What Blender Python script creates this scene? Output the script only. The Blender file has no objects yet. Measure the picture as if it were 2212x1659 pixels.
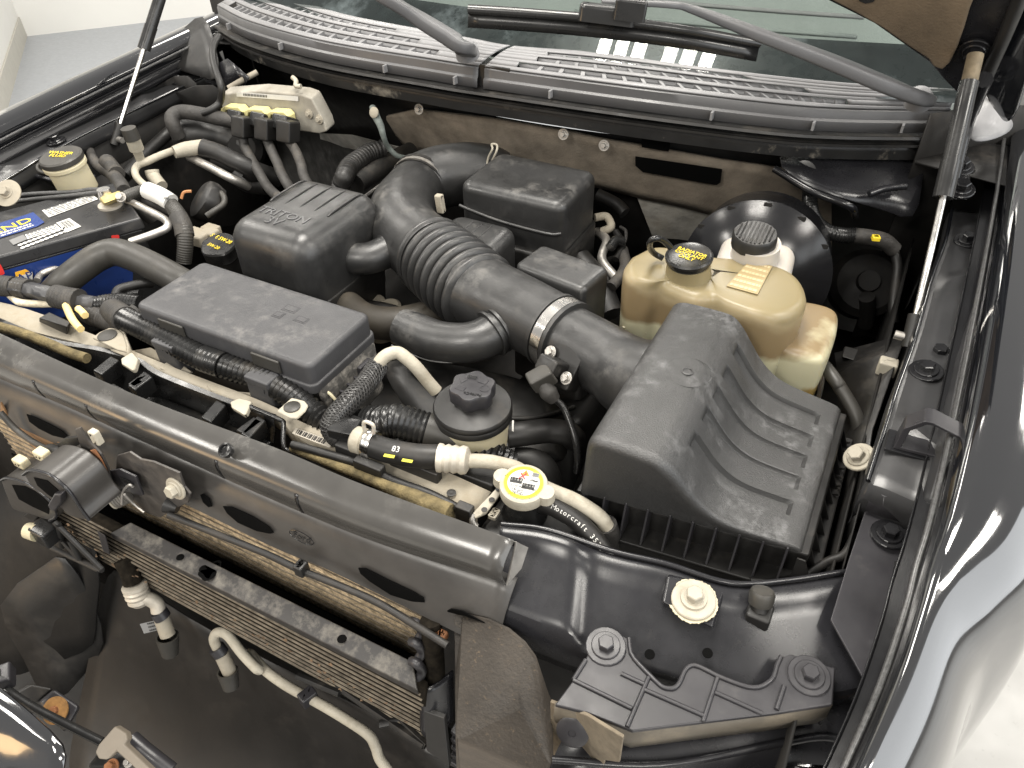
import bpy, bmesh, math, random
from mathutils import Vector, Matrix, Quaternion
random.seed(7)
S = bpy.context.scene
COL = S.collection
V = Vector

# ------------------------------------------------------------------ camera
F_PX = 1619.7                       # focal length in pixels of a 2212 px wide frame
CAM = V((.665, 0.0, 1.64))
def _basis(pitch, roll, yaw):
    p, r, y = map(math.radians, (pitch, roll, yaw))
    fw = V((-math.sin(y)*math.cos(p), math.cos(y)*math.cos(p), -math.sin(p)))
    rt0 = V((math.cos(y), math.sin(y), 0))
    up0 = rt0.cross(fw)
    return rt0*math.cos(r)+up0*math.sin(r), -rt0*math.sin(r)+up0*math.cos(r), fw
RT, UP, FW = _basis(40.4, -.89, 28.2)
cd = bpy.data.cameras.new('camera'); cam = bpy.data.objects.new('camera', cd); COL.objects.link(cam)
cd.sensor_width = 36; cd.lens = 36*F_PX/2212; cd.clip_start = .02; cd.clip_end = 200
m = Matrix((RT, UP, -FW)).transposed().to_4x4(); m.translation = CAM
cam.matrix_world = m; S.camera = cam

# ------------------------------------------------------------------ light
w = bpy.data.worlds.new('World'); S.world = w; w.use_nodes = True
w.node_tree.nodes['Background'].inputs[0].default_value = (1, .975, .94, 1)
w.node_tree.nodes['Background'].inputs[1].default_value = .70
def area_lamp(x, y, sx, sy, power, col=(1, .955, .88), z=3.3, aim=None):
    l = bpy.data.lights.new('area_lamp', 'AREA'); l.shape = 'RECTANGLE'; l.size = sx; l.size_y = sy
    l.energy = power; l.color = col
    o = bpy.data.objects.new('area_lamp', l); COL.objects.link(o); o.location = (x, y, z)
    if aim is not None:
        o.rotation_euler = (V(aim)-V((x, y, z))).to_track_quat('-Z', 'Y').to_euler()
    return o
for xx in (-.27, .12):                                     # twin tube fixtures right above the engine
    for k in (-1, 0, 1): area_lamp(xx+.105*k, .95, .075, 1.26, 18)
for yy, pw in ((-1.9, 58), (.95, 46), (3.6, 32)):
    for xx in (-2.75, -2.36, -.27, .12, 2.3, 2.69):
        if yy == .95 and abs(xx) < 1: continue
        area_lamp(xx, yy, .30, 1.26, pw)
# daylight from the open bay door on the fender side, warm light added low in front for the crossbar's orange highlight
area_lamp(4.8, .2, 5.0, 3.4, 190, (.95, .98, 1), 1.95, (0, .9, 1.0))
area_lamp(-1.75, -1.6, 1.0, .6, 15, (1, .66, .33), .95, (-.05, .4, 1.0))
S.view_settings.view_transform = 'Standard'; S.view_settings.look = 'None'
S.view_settings.exposure = -0.40; S.view_settings.gamma = 1
S.cycles.max_bounces = 7; S.cycles.diffuse_bounces = 3; S.cycles.glossy_bounces = 4; S.cycles.transmission_bounces = 5

# ------------------------------------------------------------------ photo pixel -> point on a known plane
def p(px, py, z=None, y=None, x=None):
    r = RT*(px-1106)/F_PX - UP*(py-829.5)/F_PX + FW
    if z is not None: t = (z-CAM.z)/r.z
    elif y is not None: t = (y-CAM.y)/r.y
    else: t = (x-CAM.x)/r.x
    return CAM + r*t
_X0 = (0, 540, 1080, 1620); _Y0 = (0, 405, 810, 1213.4)
def q(rc, cx, cy, z=None, y=None, x=None):        # same, from an enlarged crop: rc = row*10+column
    return p(_X0[rc % 10]+cx*.26854, _Y0[rc//10]+cy*.26854, z, y, x)
def ps(pts, z=None): return [p(a[0], a[1], a[2] if len(a) > 2 else z) for a in pts]
def qs(rc, pts, z=None): return [q(rc, a[0], a[1], a[2] if len(a) > 2 else z) for a in pts]

# ------------------------------------------------------------------ materials
MATS = {}
def mat(name, col, rough=.5, metal=0., var=.25, vscale=14., bump=0., bscale=160., dust=0., dcol=(.32, .28, .22), dscale=9.,
        up=True, coat=0., spec=.5, sss=0., trans=0., rvar=.12, ior=1.5, dcut=.5, gate=0.):
    if name in MATS: return MATS[name]
    m = bpy.data.materials.new(name); m.use_nodes = True; MATS[name] = m
    nt = m.node_tree; N = nt.nodes; L = nt.links; b = N['Principled BSDF']
    tc = N.new('ShaderNodeTexCoord')
    def noise(sc, det=5, rou=.6):
        n = N.new('ShaderNodeTexNoise'); n.inputs['Scale'].default_value = sc; n.inputs['Detail'].default_value = det
        n.inputs['Roughness'].default_value = rou; L.new(tc.outputs['Object'], n.inputs['Vector']); return n.outputs['Fac']
    def rng(src, a, bb, c, d):
        r = N.new('ShaderNodeMapRange'); L.new(src, r.inputs[0])
        for i, v in enumerate((a, bb, c, d)): r.inputs[1+i].default_value = v
        return r.outputs[0]
    def mix(fac, c1, c2):
        x = N.new('ShaderNodeMix'); x.data_type = 'RGBA'
        if isinstance(fac, float): x.inputs[0].default_value = fac
        else: L.new(fac, x.inputs[0])
        for i, c in ((6, c1), (7, c2)):
            if isinstance(c, tuple): x.inputs[i].default_value = (*c, 1)
            else: L.new(c, x.inputs[i])
        return x.outputs[2]
    lo = tuple(c*(1-var) for c in col); hi = tuple(min(1, c*(1+var)) for c in col)
    n1 = noise(vscale)
    c = mix(rng(n1, .3, .7, 0, 1), lo, hi)
    r = rng(noise(vscale*2.3), .25, .75, max(.02, rough-rvar), min(1, rough+rvar))
    if dust > 0:
        d = rng(noise(dscale, 9, .72), dcut, dcut+.22, 0, dust)
        if up:
            g = N.new('ShaderNodeNewGeometry'); sp = N.new('ShaderNodeSeparateXYZ'); L.new(g.outputs['Normal'], sp.inputs[0])
            u = rng(sp.outputs[2], .1, .8, .25, 1)
            mu = N.new('ShaderNodeMath'); mu.operation = 'MULTIPLY'; L.new(d, mu.inputs[0]); L.new(u, mu.inputs[1]); d = mu.outputs[0]
        if gate:                                             # scuffs and dust gathered in patches
            gm_ = N.new('ShaderNodeMath'); gm_.operation = 'MULTIPLY'; L.new(d, gm_.inputs[0]); L.new(rng(noise(gate, 3), .5, .62, .08, 1), gm_.inputs[1]); d = gm_.outputs[0]
        c = mix(d, c, dcol)
        ad = N.new('ShaderNodeMath'); ad.operation = 'MULTIPLY_ADD'; L.new(d, ad.inputs[0]); ad.inputs[1].default_value = .5; L.new(r, ad.inputs[2]); ad.use_clamp = True
        r = ad.outputs[0]
    L.new(c, b.inputs['Base Color']); L.new(r, b.inputs['Roughness'])
    b.inputs['Metallic'].default_value = metal; b.inputs['IOR'].default_value = ior
    b.inputs['Specular IOR Level'].default_value = spec
    b.inputs['Coat Weight'].default_value = coat; b.inputs['Coat Roughness'].default_value = .03
    if sss: b.inputs['Subsurface Weight'].default_value = sss; b.inputs['Subsurface Radius'].default_value = (.02, .014, .006); b.inputs['Subsurface Scale'].default_value = 1
    if trans: b.inputs['Transmission Weight'].default_value = trans
    if bump:
        bn = N.new('ShaderNodeBump'); bn.inputs['Strength'].default_value = bump; bn.inputs['Distance'].default_value = .002
        L.new(noise(bscale, 4), bn.inputs['Height']); L.new(bn.outputs[0], b.inputs['Normal'])
    return m
TAN = (.30, .25, .18)
M = dict(
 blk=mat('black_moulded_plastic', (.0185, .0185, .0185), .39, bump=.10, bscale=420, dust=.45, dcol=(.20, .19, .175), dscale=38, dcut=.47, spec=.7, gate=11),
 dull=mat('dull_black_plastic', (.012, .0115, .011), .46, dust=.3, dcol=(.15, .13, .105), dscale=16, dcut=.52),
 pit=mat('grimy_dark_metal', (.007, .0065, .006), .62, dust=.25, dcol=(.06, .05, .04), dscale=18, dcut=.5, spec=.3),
 lid=mat('grey_textured_plastic', (.030, .030, .030), .41, var=.12, bump=.4, bscale=620, dust=.42, dcol=(.27, .27, .275), dscale=55, dcut=.48, spec=.75, gate=13),
 fuse=mat('dusty_grey_plastic', (.050, .050, .053), .46, var=.1, bump=.15, bscale=500, dust=.5, dcol=(.22, .21, .2), dscale=45, dcut=.47, gate=12),
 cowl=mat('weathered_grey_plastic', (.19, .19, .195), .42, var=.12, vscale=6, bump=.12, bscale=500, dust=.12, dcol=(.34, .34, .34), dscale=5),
 rub=mat('black_rubber', (.011, .0105, .010), .5, dust=.25, dcol=(.12, .10, .08), dscale=16, dcut=.52),
 hose=mat('grey_rubber_hose', (.036, .034, .030), .46, var=.15, dust=.2, dcol=(.14, .12, .09), dscale=13),
 conv=mat('shiny_black_conduit', (.012, .012, .012), .28, dust=.2, dcol=(.2, .17, .13), dscale=16, dcut=.55),
 tape=mat('black_cloth_tape', (.032, .030, .028), .62, var=.35, vscale=40, bump=.7, bscale=130, dust=.3, dcol=(.2, .17, .13), dscale=15),
 paint=mat('glossy_black_paint', (.006, .0065, .008), .085, rvar=.03, var=.1, coat=.8, spec=.8, ior=1.7),
 satin=mat('satin_black_paint', (.008, .008, .009), .22, dust=.04, dcol=(.28, .25, .2), dscale=22, dcut=.6, rvar=.05),
 supp=mat('satin_black_support', (.014, .014, .016), .27, rvar=.06, dust=.08, dcol=(.25, .22, .18), dscale=26, dcut=.6),
 bar=mat('dusty_black_bar_paint', (.048, .046, .043), .22, var=.2, vscale=9, dust=.35, dcol=(.21, .20, .18), dscale=26, dcut=.48, rvar=.05, gate=7, spec=.7),
 brkt=mat('grey_black_bracket_plastic', (.027, .026, .029), .38, dust=.12, dcol=(.3, .27, .24), dscale=16, dcut=.58),
 felt=mat('brown_felt_insulation', (.185, .155, .12), .95, var=.3, vscale=25, bump=.6, bscale=300, dust=.3, dcol=(.34, .30, .24), dscale=18, up=False),
 hoodfelt=mat('tan_hood_insulation', (.135, .10, .064), .95, var=.3, vscale=14, bump=.5, bscale=260),
 alu=mat('oxidised_aluminium', (.50, .46, .39), .55, metal=.3, var=.25, vscale=30, bump=.25, bscale=220, dust=.4, dcol=(.36, .31, .24), dscale=22, up=False),
 white=mat('chalky_white_metal', (.37, .34, .275), .6, var=.2, bump=.3, bscale=260, dust=.6, dcol=(.22, .185, .13), dscale=34, up=False),
 rad=mat('dusty_aluminium_tank', (.30, .27, .215), .75, var=.25, vscale=14, bump=.4, bscale=160, dust=.7, dcol=(.22, .18, .12), dscale=14, up=False),
 steel=mat('bright_steel', (.72, .70, .67), .22, metal=1., var=.1),
 zinc=mat('dull_zinc_steel', (.45, .43, .40), .42, metal=.8, var=.25, vscale=40, dust=.3, dcol=TAN, dscale=25),
 rust=mat('rusty_steel', (.22, .09, .035), .8, var=.4, vscale=60, bump=.5, bscale=150, dust=.5, dcol=(.06, .045, .035), dscale=30, up=False),
 chrome=mat('chrome', (.8, .8, .8), .06, metal=1., var=.05, rvar=.02),
 tube=mat('satin_black_tube', (.02, .02, .02), .22, var=.1),
 fins=mat('condenser_fins', (.012, .0098, .007), .9, var=.6, vscale=140, spec=.1),
 radfins=mat('radiator_fins', (.50, .39, .25), .7, var=.6, vscale=160, bump=1., bscale=600, dust=.5, dcol=(.12, .09, .05), dscale=110, up=False),
 finline=mat('condenser_tube_edge', (.20, .17, .13), .6, metal=.2, var=.5, vscale=80, dust=.6, dcol=(.05, .04, .03), dscale=60, up=False),
 foam=mat('olive_foam', (.16, .125, .06), .95, var=.5, vscale=60, bump=1., bscale=220),
 flap=mat('dirty_rubber_flap', (.036, .029, .022), .7, var=.3, vscale=20, bump=.6, bscale=260, dust=.7, dcol=(.28, .2, .125), dscale=190, dcut=.59, up=False),
 brown=mat('dirty_lower_shield', (.009, .0078, .0066), .55, var=.5, vscale=6, dust=.45, dcol=(.032, .026, .019), dscale=10, up=False),
 cream=mat('cream_plastic', (.50, .45, .31), .5, var=.1, sss=.1, dust=.25, dcol=(.33, .27, .17), dscale=14),
 ivory=mat('translucent_white_plastic', (.43, .40, .36), .4, var=.06, sss=.2),
 yel=mat('yellow_print', (.80, .60, .03), .5, var=.15),
 paleyel=mat('pale_yellow_connector', (.62, .56, .26), .5, var=.12, dust=.3, dcol=(.4, .34, .2), dscale=20),
 wht=mat('white_print', (.62, .61, .58), .55, var=.08),
 gry=mat('grey_print', (.16, .16, .16), .6, var=.1),
 dkp=mat('black_print', (.01, .01, .01), .6, var=.1),
 red=mat('red_print', (.6, .03, .025), .5, var=.15),
 org=mat('orange_print', (.75, .22, .02), .5, var=.1),
 blue=mat('blue_label', (.012, .035, .16), .35, var=.2),
 orgl=mat('amber_lens', (.75, .36, .07), .2, var=.1, coat=1),
 brass=mat('yellow_zinc_terminal', (.60, .48, .20), .4, metal=.5, var=.3, vscale=60, dust=.3, dcol=(.5, .45, .3), dscale=30, up=False),
 dash=mat('dashboard_vinyl', (.17, .19, .18), .6, var=.08, bump=.4, bscale=200),
 fogsk=mat('dusty_dark_frit', (.020, .026, .027), .3, var=.3, dust=.55, dcol=(.34, .37, .40), dscale=7, dcut=.52, up=False),
 seal=mat('foil_heat_panel', (.40, .385, .35), .5, metal=.15, var=.4, vscale=18, bump=1.2, bscale=45, dust=.5, dcol=(.26, .22, .16), dscale=14, up=False),
 fl=mat('epoxy_flake_floor', (.40, .395, .38), .35, var=.05, vscale=3, dust=.8, dcol=(.10, .09, .08), dscale=42, dcut=.61),
 flgrey=mat('grey_coated_floor', (.40, .42, .45), .4, var=.06, vscale=20),
 wall=mat('white_wall_paint', (.84, .83, .79), .6, var=.02, vscale=2),
 railm=mat('satin_rail_paint', (.024, .024, .025), .33, rvar=.05, spec=.7, dust=.06, dcol=(.25, .23, .2), dscale=30, dcut=.6),
 brhose=mat('brown_dusty_hose', (.030, .025, .018), .6, dust=.3, dcol=(.10, .08, .055), dscale=14),
 modal=mat('module_cast_alloy', (.33, .31, .265), .6, metal=.2, var=.2, vscale=20, dust=.4, dcol=(.2, .17, .12), dscale=18, up=False),
 face=mat('dusty_support_face', (.042, .039, .036), .36, rvar=.06, dust=.25, dcol=(.13, .12, .105), dscale=6, dcut=.5, up=False),
 latchm=mat('greasy_latch_steel', (.055, .050, .046), .45, var=.4, vscale=30, dust=.4, dcol=(.16, .13, .1), dscale=30, up=False),
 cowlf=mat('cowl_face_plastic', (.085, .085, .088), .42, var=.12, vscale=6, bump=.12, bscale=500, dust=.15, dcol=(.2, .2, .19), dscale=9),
 sparkle=mat('glinting_grey_trim', (.07, .07, .07), .32, metal=.4, var=.4, vscale=300),
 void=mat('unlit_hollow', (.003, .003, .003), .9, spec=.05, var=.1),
 base=mat('beige_baseboard', (.55, .53, .47), .6, var=.05),
)

# ------------------------------------------------------------------ object helpers
def thing(name, label, cat, group=None):
    o = bpy.data.objects.new(name, None); COL.objects.link(o); o.empty_display_size = .03
    return tag(o, label, cat, group)
def tag(o, label, cat, group=None):
    o['label'] = label; o['category'] = cat
    if group: o['group'] = group
    return o
def struct(o): o['kind'] = 'structure'; return o
def mk(name, verts, faces, mt, par=None, smooth=True, bevel=0., seg=2, solid=0., sub=0, ang=40, off=-1):
    me = bpy.data.meshes.new(name); me.from_pydata([tuple(v) for v in verts], [], [tuple(f) for f in faces])
    bm = bmesh.new(); bm.from_mesh(me); bmesh.ops.recalc_face_normals(bm, faces=bm.faces) if not solid else None
    bm.to_mesh(me); bm.free()
    if smooth:
        for pl in me.polygons: pl.use_smooth = True
        if not bevel: me.set_sharp_from_angle(angle=math.radians(ang))
    return link(name, me, mt, par, bevel, seg, solid, sub, off)
def link(name, me, mt, par=None, bevel=0., seg=2, solid=0., sub=0, off=-1):
    if not me.materials: me.materials.append(M[mt] if isinstance(mt, str) else mt)
    o = bpy.data.objects.new(name, me); COL.objects.link(o); o.parent = par
    if sub: s = o.modifiers.new('sub', 'SUBSURF'); s.levels = s.render_levels = sub
    if solid: s = o.modifiers.new('solid', 'SOLIDIFY'); s.thickness = solid; s.offset = off
    if bevel:
        s = o.modifiers.new('bevel', 'BEVEL'); s.width = bevel; s.segments = seg; s.limit_method = 'ANGLE'; s.angle_limit = math.radians(28)
        s.harden_normals = True
    return o
def hexa(name, a, b, mt, par=None, bevel=.004, seg=2):      # two quads (bottom, top)
    return mk(name, list(a)+list(b), [(3, 2, 1, 0), (4, 5, 6, 7)]+[(i, (i+1) % 4, 4+(i+1) % 4, 4+i) for i in range(4)], mt, par, True, bevel, seg)
def box(name, lo, hi, mt, par=None, bevel=.004, seg=2, taper=0.):
    x0, y0, z0 = lo; x1, y1, z1 = hi; t = taper
    return hexa(name, [V((x0+t, y0+t, z0)), V((x1-t, y0+t, z0)), V((x1-t, y1-t, z0)), V((x0+t, y1-t, z0))],
                [V((x0, y0, z1)), V((x1, y0, z1)), V((x1, y1, z1)), V((x0, y1, z1))], mt, par, bevel, seg)
def prism(name, poly, d, mt, par=None, bevel=.002, seg=2):   # outline of 3-D points pushed along d
    n = len(poly); d = V(d)
    return mk(name, list(poly)+[v+d for v in poly], [tuple(range(n)), tuple(range(2*n-1, n-1, -1))]+[(i, (i+1) % n, n+(i+1) % n, n+i) for i in range(n)], mt, par, True, bevel, seg)
def sheet(name, rows, mt, par=None, solid=.0025, sub=0, bevel=0, ang=40, off=-1):
    nr, nc = len(rows), len(rows[0]); vs = [v for r in rows for v in r]
    fs = [(i*nc+j, i*nc+j+1, (i+1)*nc+j+1, (i+1)*nc+j) for i in range(nr-1) for j in range(nc-1)]
    return mk(name, vs, fs, mt, par, True, bevel, 2, solid, sub, ang, off)
def spline(pts, sub=6):
    if len(pts) < 3: return [pts[0].lerp(pts[-1], i/sub) for i in range(sub+1)]
    out = []; P_ = [pts[0]*2-pts[1]]+list(pts)+[pts[-1]*2-pts[-2]]
    for i in range(1, len(P_)-2):
        a, b, c, d = P_[i-1:i+3]
        for k in range(sub):
            t = k/sub
            out.append(.5*((2*b)+(c-a)*t+(2*a-5*b+4*c-d)*t*t+(3*b-a-3*c+d)*t**3))
    out.append(pts[-1].copy()); return out
def frames(path):
    n = len(path); T = [(path[min(i+1, n-1)]-path[max(i-1, 0)]).normalized() for i in range(n)]
    u = T[0].orthogonal().normalized(); fr = []
    for i in range(n):
        if i: u = (T[i-1].rotation_difference(T[i]) @ u)
        u = (u-T[i]*u.dot(T[i])).normalized(); fr.append((T[i], u, T[i].cross(u)))
    return fr
def tubemesh(pts, r, seg=14, sub=6, rib=None, caps=True, smoothed=True, hollow=0., flat=None):
    path = spline(pts, sub) if smoothed else list(pts)
    n = len(path); rs = []
    for i in range(n):
        t = i/(n-1)
        if isinstance(r, (list, tuple)):
            s = t*(len(r)-1); k = min(int(s), len(r)-2); rs.append(r[k]+(r[k+1]-r[k])*(s-k))
        else: rs.append(r)
    if rib:                                             # resample for corrugations: (pitch, amplitude)
        ln = [0.]
        for i in range(1, n): ln.append(ln[-1]+(path[i]-path[i-1]).length)
        m_ = max(8, int(ln[-1]/rib[0])*4); np_, nr = [], []; k = 0
        for j in range(m_+1):
            s = ln[-1]*j/m_
            while k < n-2 and ln[k+1] < s: k += 1
            f = (s-ln[k])/max(1e-9, ln[k+1]-ln[k])
            np_.append(path[k].lerp(path[k+1], f)); nr.append(rs[k]+(rs[k+1]-rs[k])*f - (rib[1] if j % 4 == 2 else (rib[1]*.5 if j % 2 else 0)))
        path, rs = np_, nr; n = len(path)
    fr = frames(path); vs, fs = [], []
    for i in range(n):
        T, u, v = fr[i]
        for k in range(seg):
            a = 2*math.pi*k/seg; vs.append(path[i]+(u*math.cos(a)+v*math.sin(a))*rs[i])
    for i in range(n-1):
        for k in range(seg): fs.append((i*seg+k, i*seg+(k+1) % seg, (i+1)*seg+(k+1) % seg, (i+1)*seg+k))
    if caps:
        for i, base in ((0, 0), (n-1, (n-1)*seg)):
            ring = list(range(base, base+seg)); vs2 = None
            if hollow:
                st = len(vs); dirn = fr[i][0]*(1 if i == 0 else -1)
                for k in range(seg): vs.append(path[i]+(vs[base+k]-path[i])*(1-hollow))
                st2 = len(vs)
                for k in range(seg): vs.append(vs[st+k]+dirn*rs[i]*1.2)
                for k in range(seg):
                    k2 = (k+1) % seg; fs.append((base+k, base+k2, st+k2, st+k)); fs.append((st+k, st+k2, st2+k2, st2+k))
                fs.append(tuple(range(st2, st2+seg)))
            else: fs.append(tuple(ring))
    return vs, fs
def tube(name, pts, r, mt, par=None, **k):
    vs, fs = tubemesh(pts, r, **k); return mk(name, vs, fs, mt, par, ang=60)
def ring_loft(name, rings, mt, par=None, caps=True, bevel=0, ang=50, sub=0):
    n = len(rings[0]); vs = [v for r in rings for v in r]; fs = []
    for i in range(len(rings)-1):
        for k in range(n): fs.append((i*n+k, i*n+(k+1) % n, (i+1)*n+(k+1) % n, (i+1)*n+k))
    if caps: fs += [tuple(range(n)), tuple(range((len(rings)-1)*n, len(rings)*n))]
    return mk(name, vs, fs, mt, par, True, bevel, 2, 0, sub, ang)
def lathe(name, prof, c, ax, mt, par=None, seg=32, ang=35, wob=None):
    ax = V(ax).normalized(); u = ax.orthogonal().normalized(); v = ax.cross(u); c = V(c)
    rings = []
    for r, h in prof:
        rings.append([c+ax*h+(u*math.cos(a)+v*math.sin(a))*(r*(1+(wob(a) if wob and r > 1e-4 else 0))) for a in (2*math.pi*k/seg for k in range(seg))])
    return ring_loft(name, rings, mt, par, True, 0, ang)
def rrect(c, u, v, hu, hv, r, n=5):                           # rounded rectangle outline
    out = []
    for sx, sy, a0 in ((1, 1, 0), (-1, 1, 90), (-1, -1, 180), (1, -1, 270)):
        for k in range(n+1):
            a = math.radians(a0+90*k/n); out.append(c+u*(sx*(hu-r)+r*math.cos(a))+v*(sy*(hv-r)+r*math.sin(a)))
    return out
def rbox(name, c, u, v, hu, hv, z0, z1, mt, par=None, r=.02, top=.012, n=6, draft=0., w=None):
    """rounded box: rounded plan outline and softly rolled top edge; c centre, u v plan axes, w up axis"""
    u = V(u).normalized(); v = V(v).normalized(); w = V(w) if w else u.cross(v); c = V(c); rings = []
    def ring(z, ins): return rrect(c+w*z, u, v, hu-ins, hv-ins, max(.0015, r-ins), n)
    rings.append(ring(z0, draft)); rings.append(ring(z1-top, 0))
    for k in range(1, 6):
        a = math.radians(18*k); rings.append(ring(z1-top+top*math.sin(a), top*(1-math.cos(a))))
    rings.append(ring(z1+.0003, top+.006))
    return ring_loft(name, rings, mt, par, True, 0, 42)
BOLT = {}
def bolt(c, ax, r=.007, fl=.012, mt='zinc', par=None, name='bolt', h=1.):
    key = (round(r, 4), round(fl, 4), mt, h)
    if key not in BOLT:
        vs, fs = [], []
        def cyl(rr, z0, z1, n, ch=0.):
            b0 = len(vs)
            for z, q_ in ((z0, rr), (z1-ch, rr), (z1, rr-ch)):
                for k in range(n): a = 2*math.pi*k/n; vs.append((q_*math.cos(a), q_*math.sin(a), z))
            for j in range(2):
                for k in range(n): fs.append((b0+j*n+k, b0+j*n+(k+1) % n, b0+(j+1)*n+(k+1) % n, b0+(j+1)*n+k))
            fs.append(tuple(range(b0+2*n, b0+3*n)))
        cyl(fl, 0, r*.35, 20, r*.1); cyl(fl*.72, r*.35, r*.6, 20, r*.1); cyl(r, r*.6, r*1.5*h, 6, r*.12)
        me = bpy.data.meshes.new('bolt'); me.from_pydata(vs, [], fs); me.materials.append(M[mt])
        BOLT[key] = me
    o = bpy.data.objects.new(name, BOLT[key]); COL.objects.link(o); o.parent = par
    o.matrix_local = Matrix.Translation(V(c)) @ V(ax).to_track_quat('Z', 'Y').to_matrix().to_4x4()
    return o
def text(s, c, right, up, size, mt, par, name='lettering', ex=.0004, squash=1., lift=.0008):
    cu = bpy.data.curves.new('t', 'FONT'); cu.body = s; cu.size = size; cu.extrude = ex; cu.align_x = 'CENTER'; cu.align_y = 'CENTER'; cu.resolution_u = 2; cu.space_line = .85
    o = bpy.data.objects.new('t', cu); COL.objects.link(o)
    me = bpy.data.meshes.new_from_object(o.evaluated_get(bpy.context.evaluated_depsgraph_get()))
    bpy.data.objects.remove(o); bpy.data.curves.remove(cu)
    R_ = V(right).normalized(); U_ = V(up); U_ = (U_-R_*U_.dot(R_)).normalized(); N_ = R_.cross(U_)
    for v in me.vertices:
        x, y, z = v.co; v.co = V(c)+R_*(x*squash)+U_*y+N_*(z+lift)
    me.name = name; me.materials.clear()
    return link(name, me, mt, par)
def patch(name, pts, mt, par, lift=.0012, th=.0006):        # thin flat label on a surface
    n = (pts[1]-pts[0]).cross(pts[2]-pts[0]).normalized()
    if n.dot(CAM-pts[0]) < 0: n = -n
    return prism(name, [v+n*lift for v in pts], n*th, mt, par, 0)
def lines(a, b, c, d, n, mt, par, name='fine_print'):        # rows of illegible print inside quad a b c d (a-b top edge)
    vs, fs = [], []; nn = norm3(a, b, d); random.seed(n)
    for k in range(n):
        f0, f1 = (k+.25)/n, (k+.7)/n; s = .05
        while s < .93:
            e = min(.95, s+random.uniform(.05, .16)); b0 = len(vs)
            vs += [a.lerp(b, s).lerp(d.lerp(c, s), f0)+nn*.002, a.lerp(b, e).lerp(d.lerp(c, e), f0)+nn*.002, a.lerp(b, e).lerp(d.lerp(c, e), f1)+nn*.002, a.lerp(b, s).lerp(d.lerp(c, s), f1)+nn*.002]
            fs.append((b0, b0+1, b0+2, b0+3)); s = e+.025
    return mk(name, vs, fs, mt, par, False, solid=.0002)
def norm3(a, b, c):
    n = (b-a).cross(c-a).normalized(); return n if n.dot(CAM-a) > 0 else -n
def smooth01(t): t = max(0., min(1., t)); return t*t*(3-2*t)
def lerpl(L_, t):                                             # point on polyline at parameter 0..1
    s = t*(len(L_)-1); k = min(int(s), len(L_)-2); return L_[k].lerp(L_[k+1], s-k)
X, Y, Z = V((1, 0, 0)), V((0, 1, 0)), V((0, 0, 1))
# ================================================================== the room
def ground(name, lo, hi, z, mt):
    return struct(mk(name, [(lo[0], lo[1], z), (hi[0], lo[1], z), (hi[0], hi[1], z), (lo[0], hi[1], z)], [(0, 1, 2, 3)], mt, None, False))
ground('floor', (-14, -8), (9, 12), 0, 'fl')
a, b, c_ = p(56, 80, 0), p(6, 262, 0), p(640, 12, 0)
ground_strip = struct(mk('floor_strip', [a+Z*.004, b+Z*.004, V((2, 3.2, .004)), c_+Z*.004], [(0, 1, 2, 3)], 'flgrey', None, False))
dirn = (b-a).normalized(); side = V((-dirn.y, dirn.x, 0)); side = side if side.x < 0 else -side
wl = struct(prism('wall', [a, b+dirn*.6, b+dirn*.6+side*2.5, a+side*2.5], Z*2.6, 'wall', None, .01))
bo = struct(prism('baseboard', [a-side*.012-dirn*.012, b+dirn*.6-side*.012, b+dirn*.6+side*.0, a+side*.0], Z*.14, 'base', None, .004))
d2 = (c_-a).normalized(); n2 = V((-d2.y, d2.x, 0)); n2 = n2 if n2.y > 0 else -n2
struct(prism('back_wall', [a-d2*4, a+d2*9, a+d2*9+n2*.15, a-d2*4+n2*.15], Z*3.2, 'wall', None, 0))

# ================================================================== body: fenders and rails (built for +x, mirrored for -x)
def fix(par, side):                                        # mirror every mesh of a thing
    if side > 0: return
    for o in par.children_recursive:
        if o.type == 'MESH':
            if o.data.users > 1: o.data = o.data.copy()
            for v in o.data.vertices: v.co.x = -v.co.x
            o.data.flip_normals()
            o.location.x = -o.location.x
E_px = [(2196, 215, 1.165), (2173, 405, 1.14), (2103, 810, 1.11), (2047, 1078, 1.09), (2009, 1213, 1.075), (1988, 1302, 1.062), (1931, 1476, 1.03), (1851, 1658, .99), (1812, 1745, .965)]
E3 = ps(E_px)
FROWS = []
def fender(side, label):
    t = thing('front_fender', label, 'fender', None)
    E = spline(E3, 4)
    prof = [(.0, -.03), (.0, -.002), (.010, .007), (.028, .012), (.055, .010), (.08, -.001), (.103, -.025), (.122, -.07), (.134, -.15), (.14, -.3), (.14, -.5)]
    rows = []
    n = len(E)
    for i, e in enumerate(E):
        f = smooth01((i/(n-1)-.28)/.40)                     # wraps inwards towards the headlamp
        row = []
        for dx, dz in prof:
            row.append(V((e.x+dx*(1-.22*f), e.y+(.02*f if dx > .1 else 0), e.z+dz*(1+.35*f)-.8*f*dx)))
        rows.append(row)
    if side > 0: FROWS.extend(rows)
    sheet('fender_skin', rows, 'paint', t, .0015, 1, off=-1 if side > 0 else 1)
    # hood-gap rubber seal and drip channel inside the edge
    tube('edge_seal', [e+V((-.008, 0, -.012)) for e in E], .003, 'sparkle', t, seg=8, sub=1)
    sheet('gutter', [[e+V((-.021, 0, -.040)), e+V((-.018, 0, -.047)), e+V((-.003, 0, -.045)), e+V((.0, 0, -.026))] for e in E], 'satin', t, .0015)
    return t
fr = fender(1, 'glossy black front fender with pale reflections and scratches beside the coolant tank')
fl_ = fender(-1, 'glossy black front fender on the battery side with floor behind it'); fix(fl_, -1)
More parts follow.
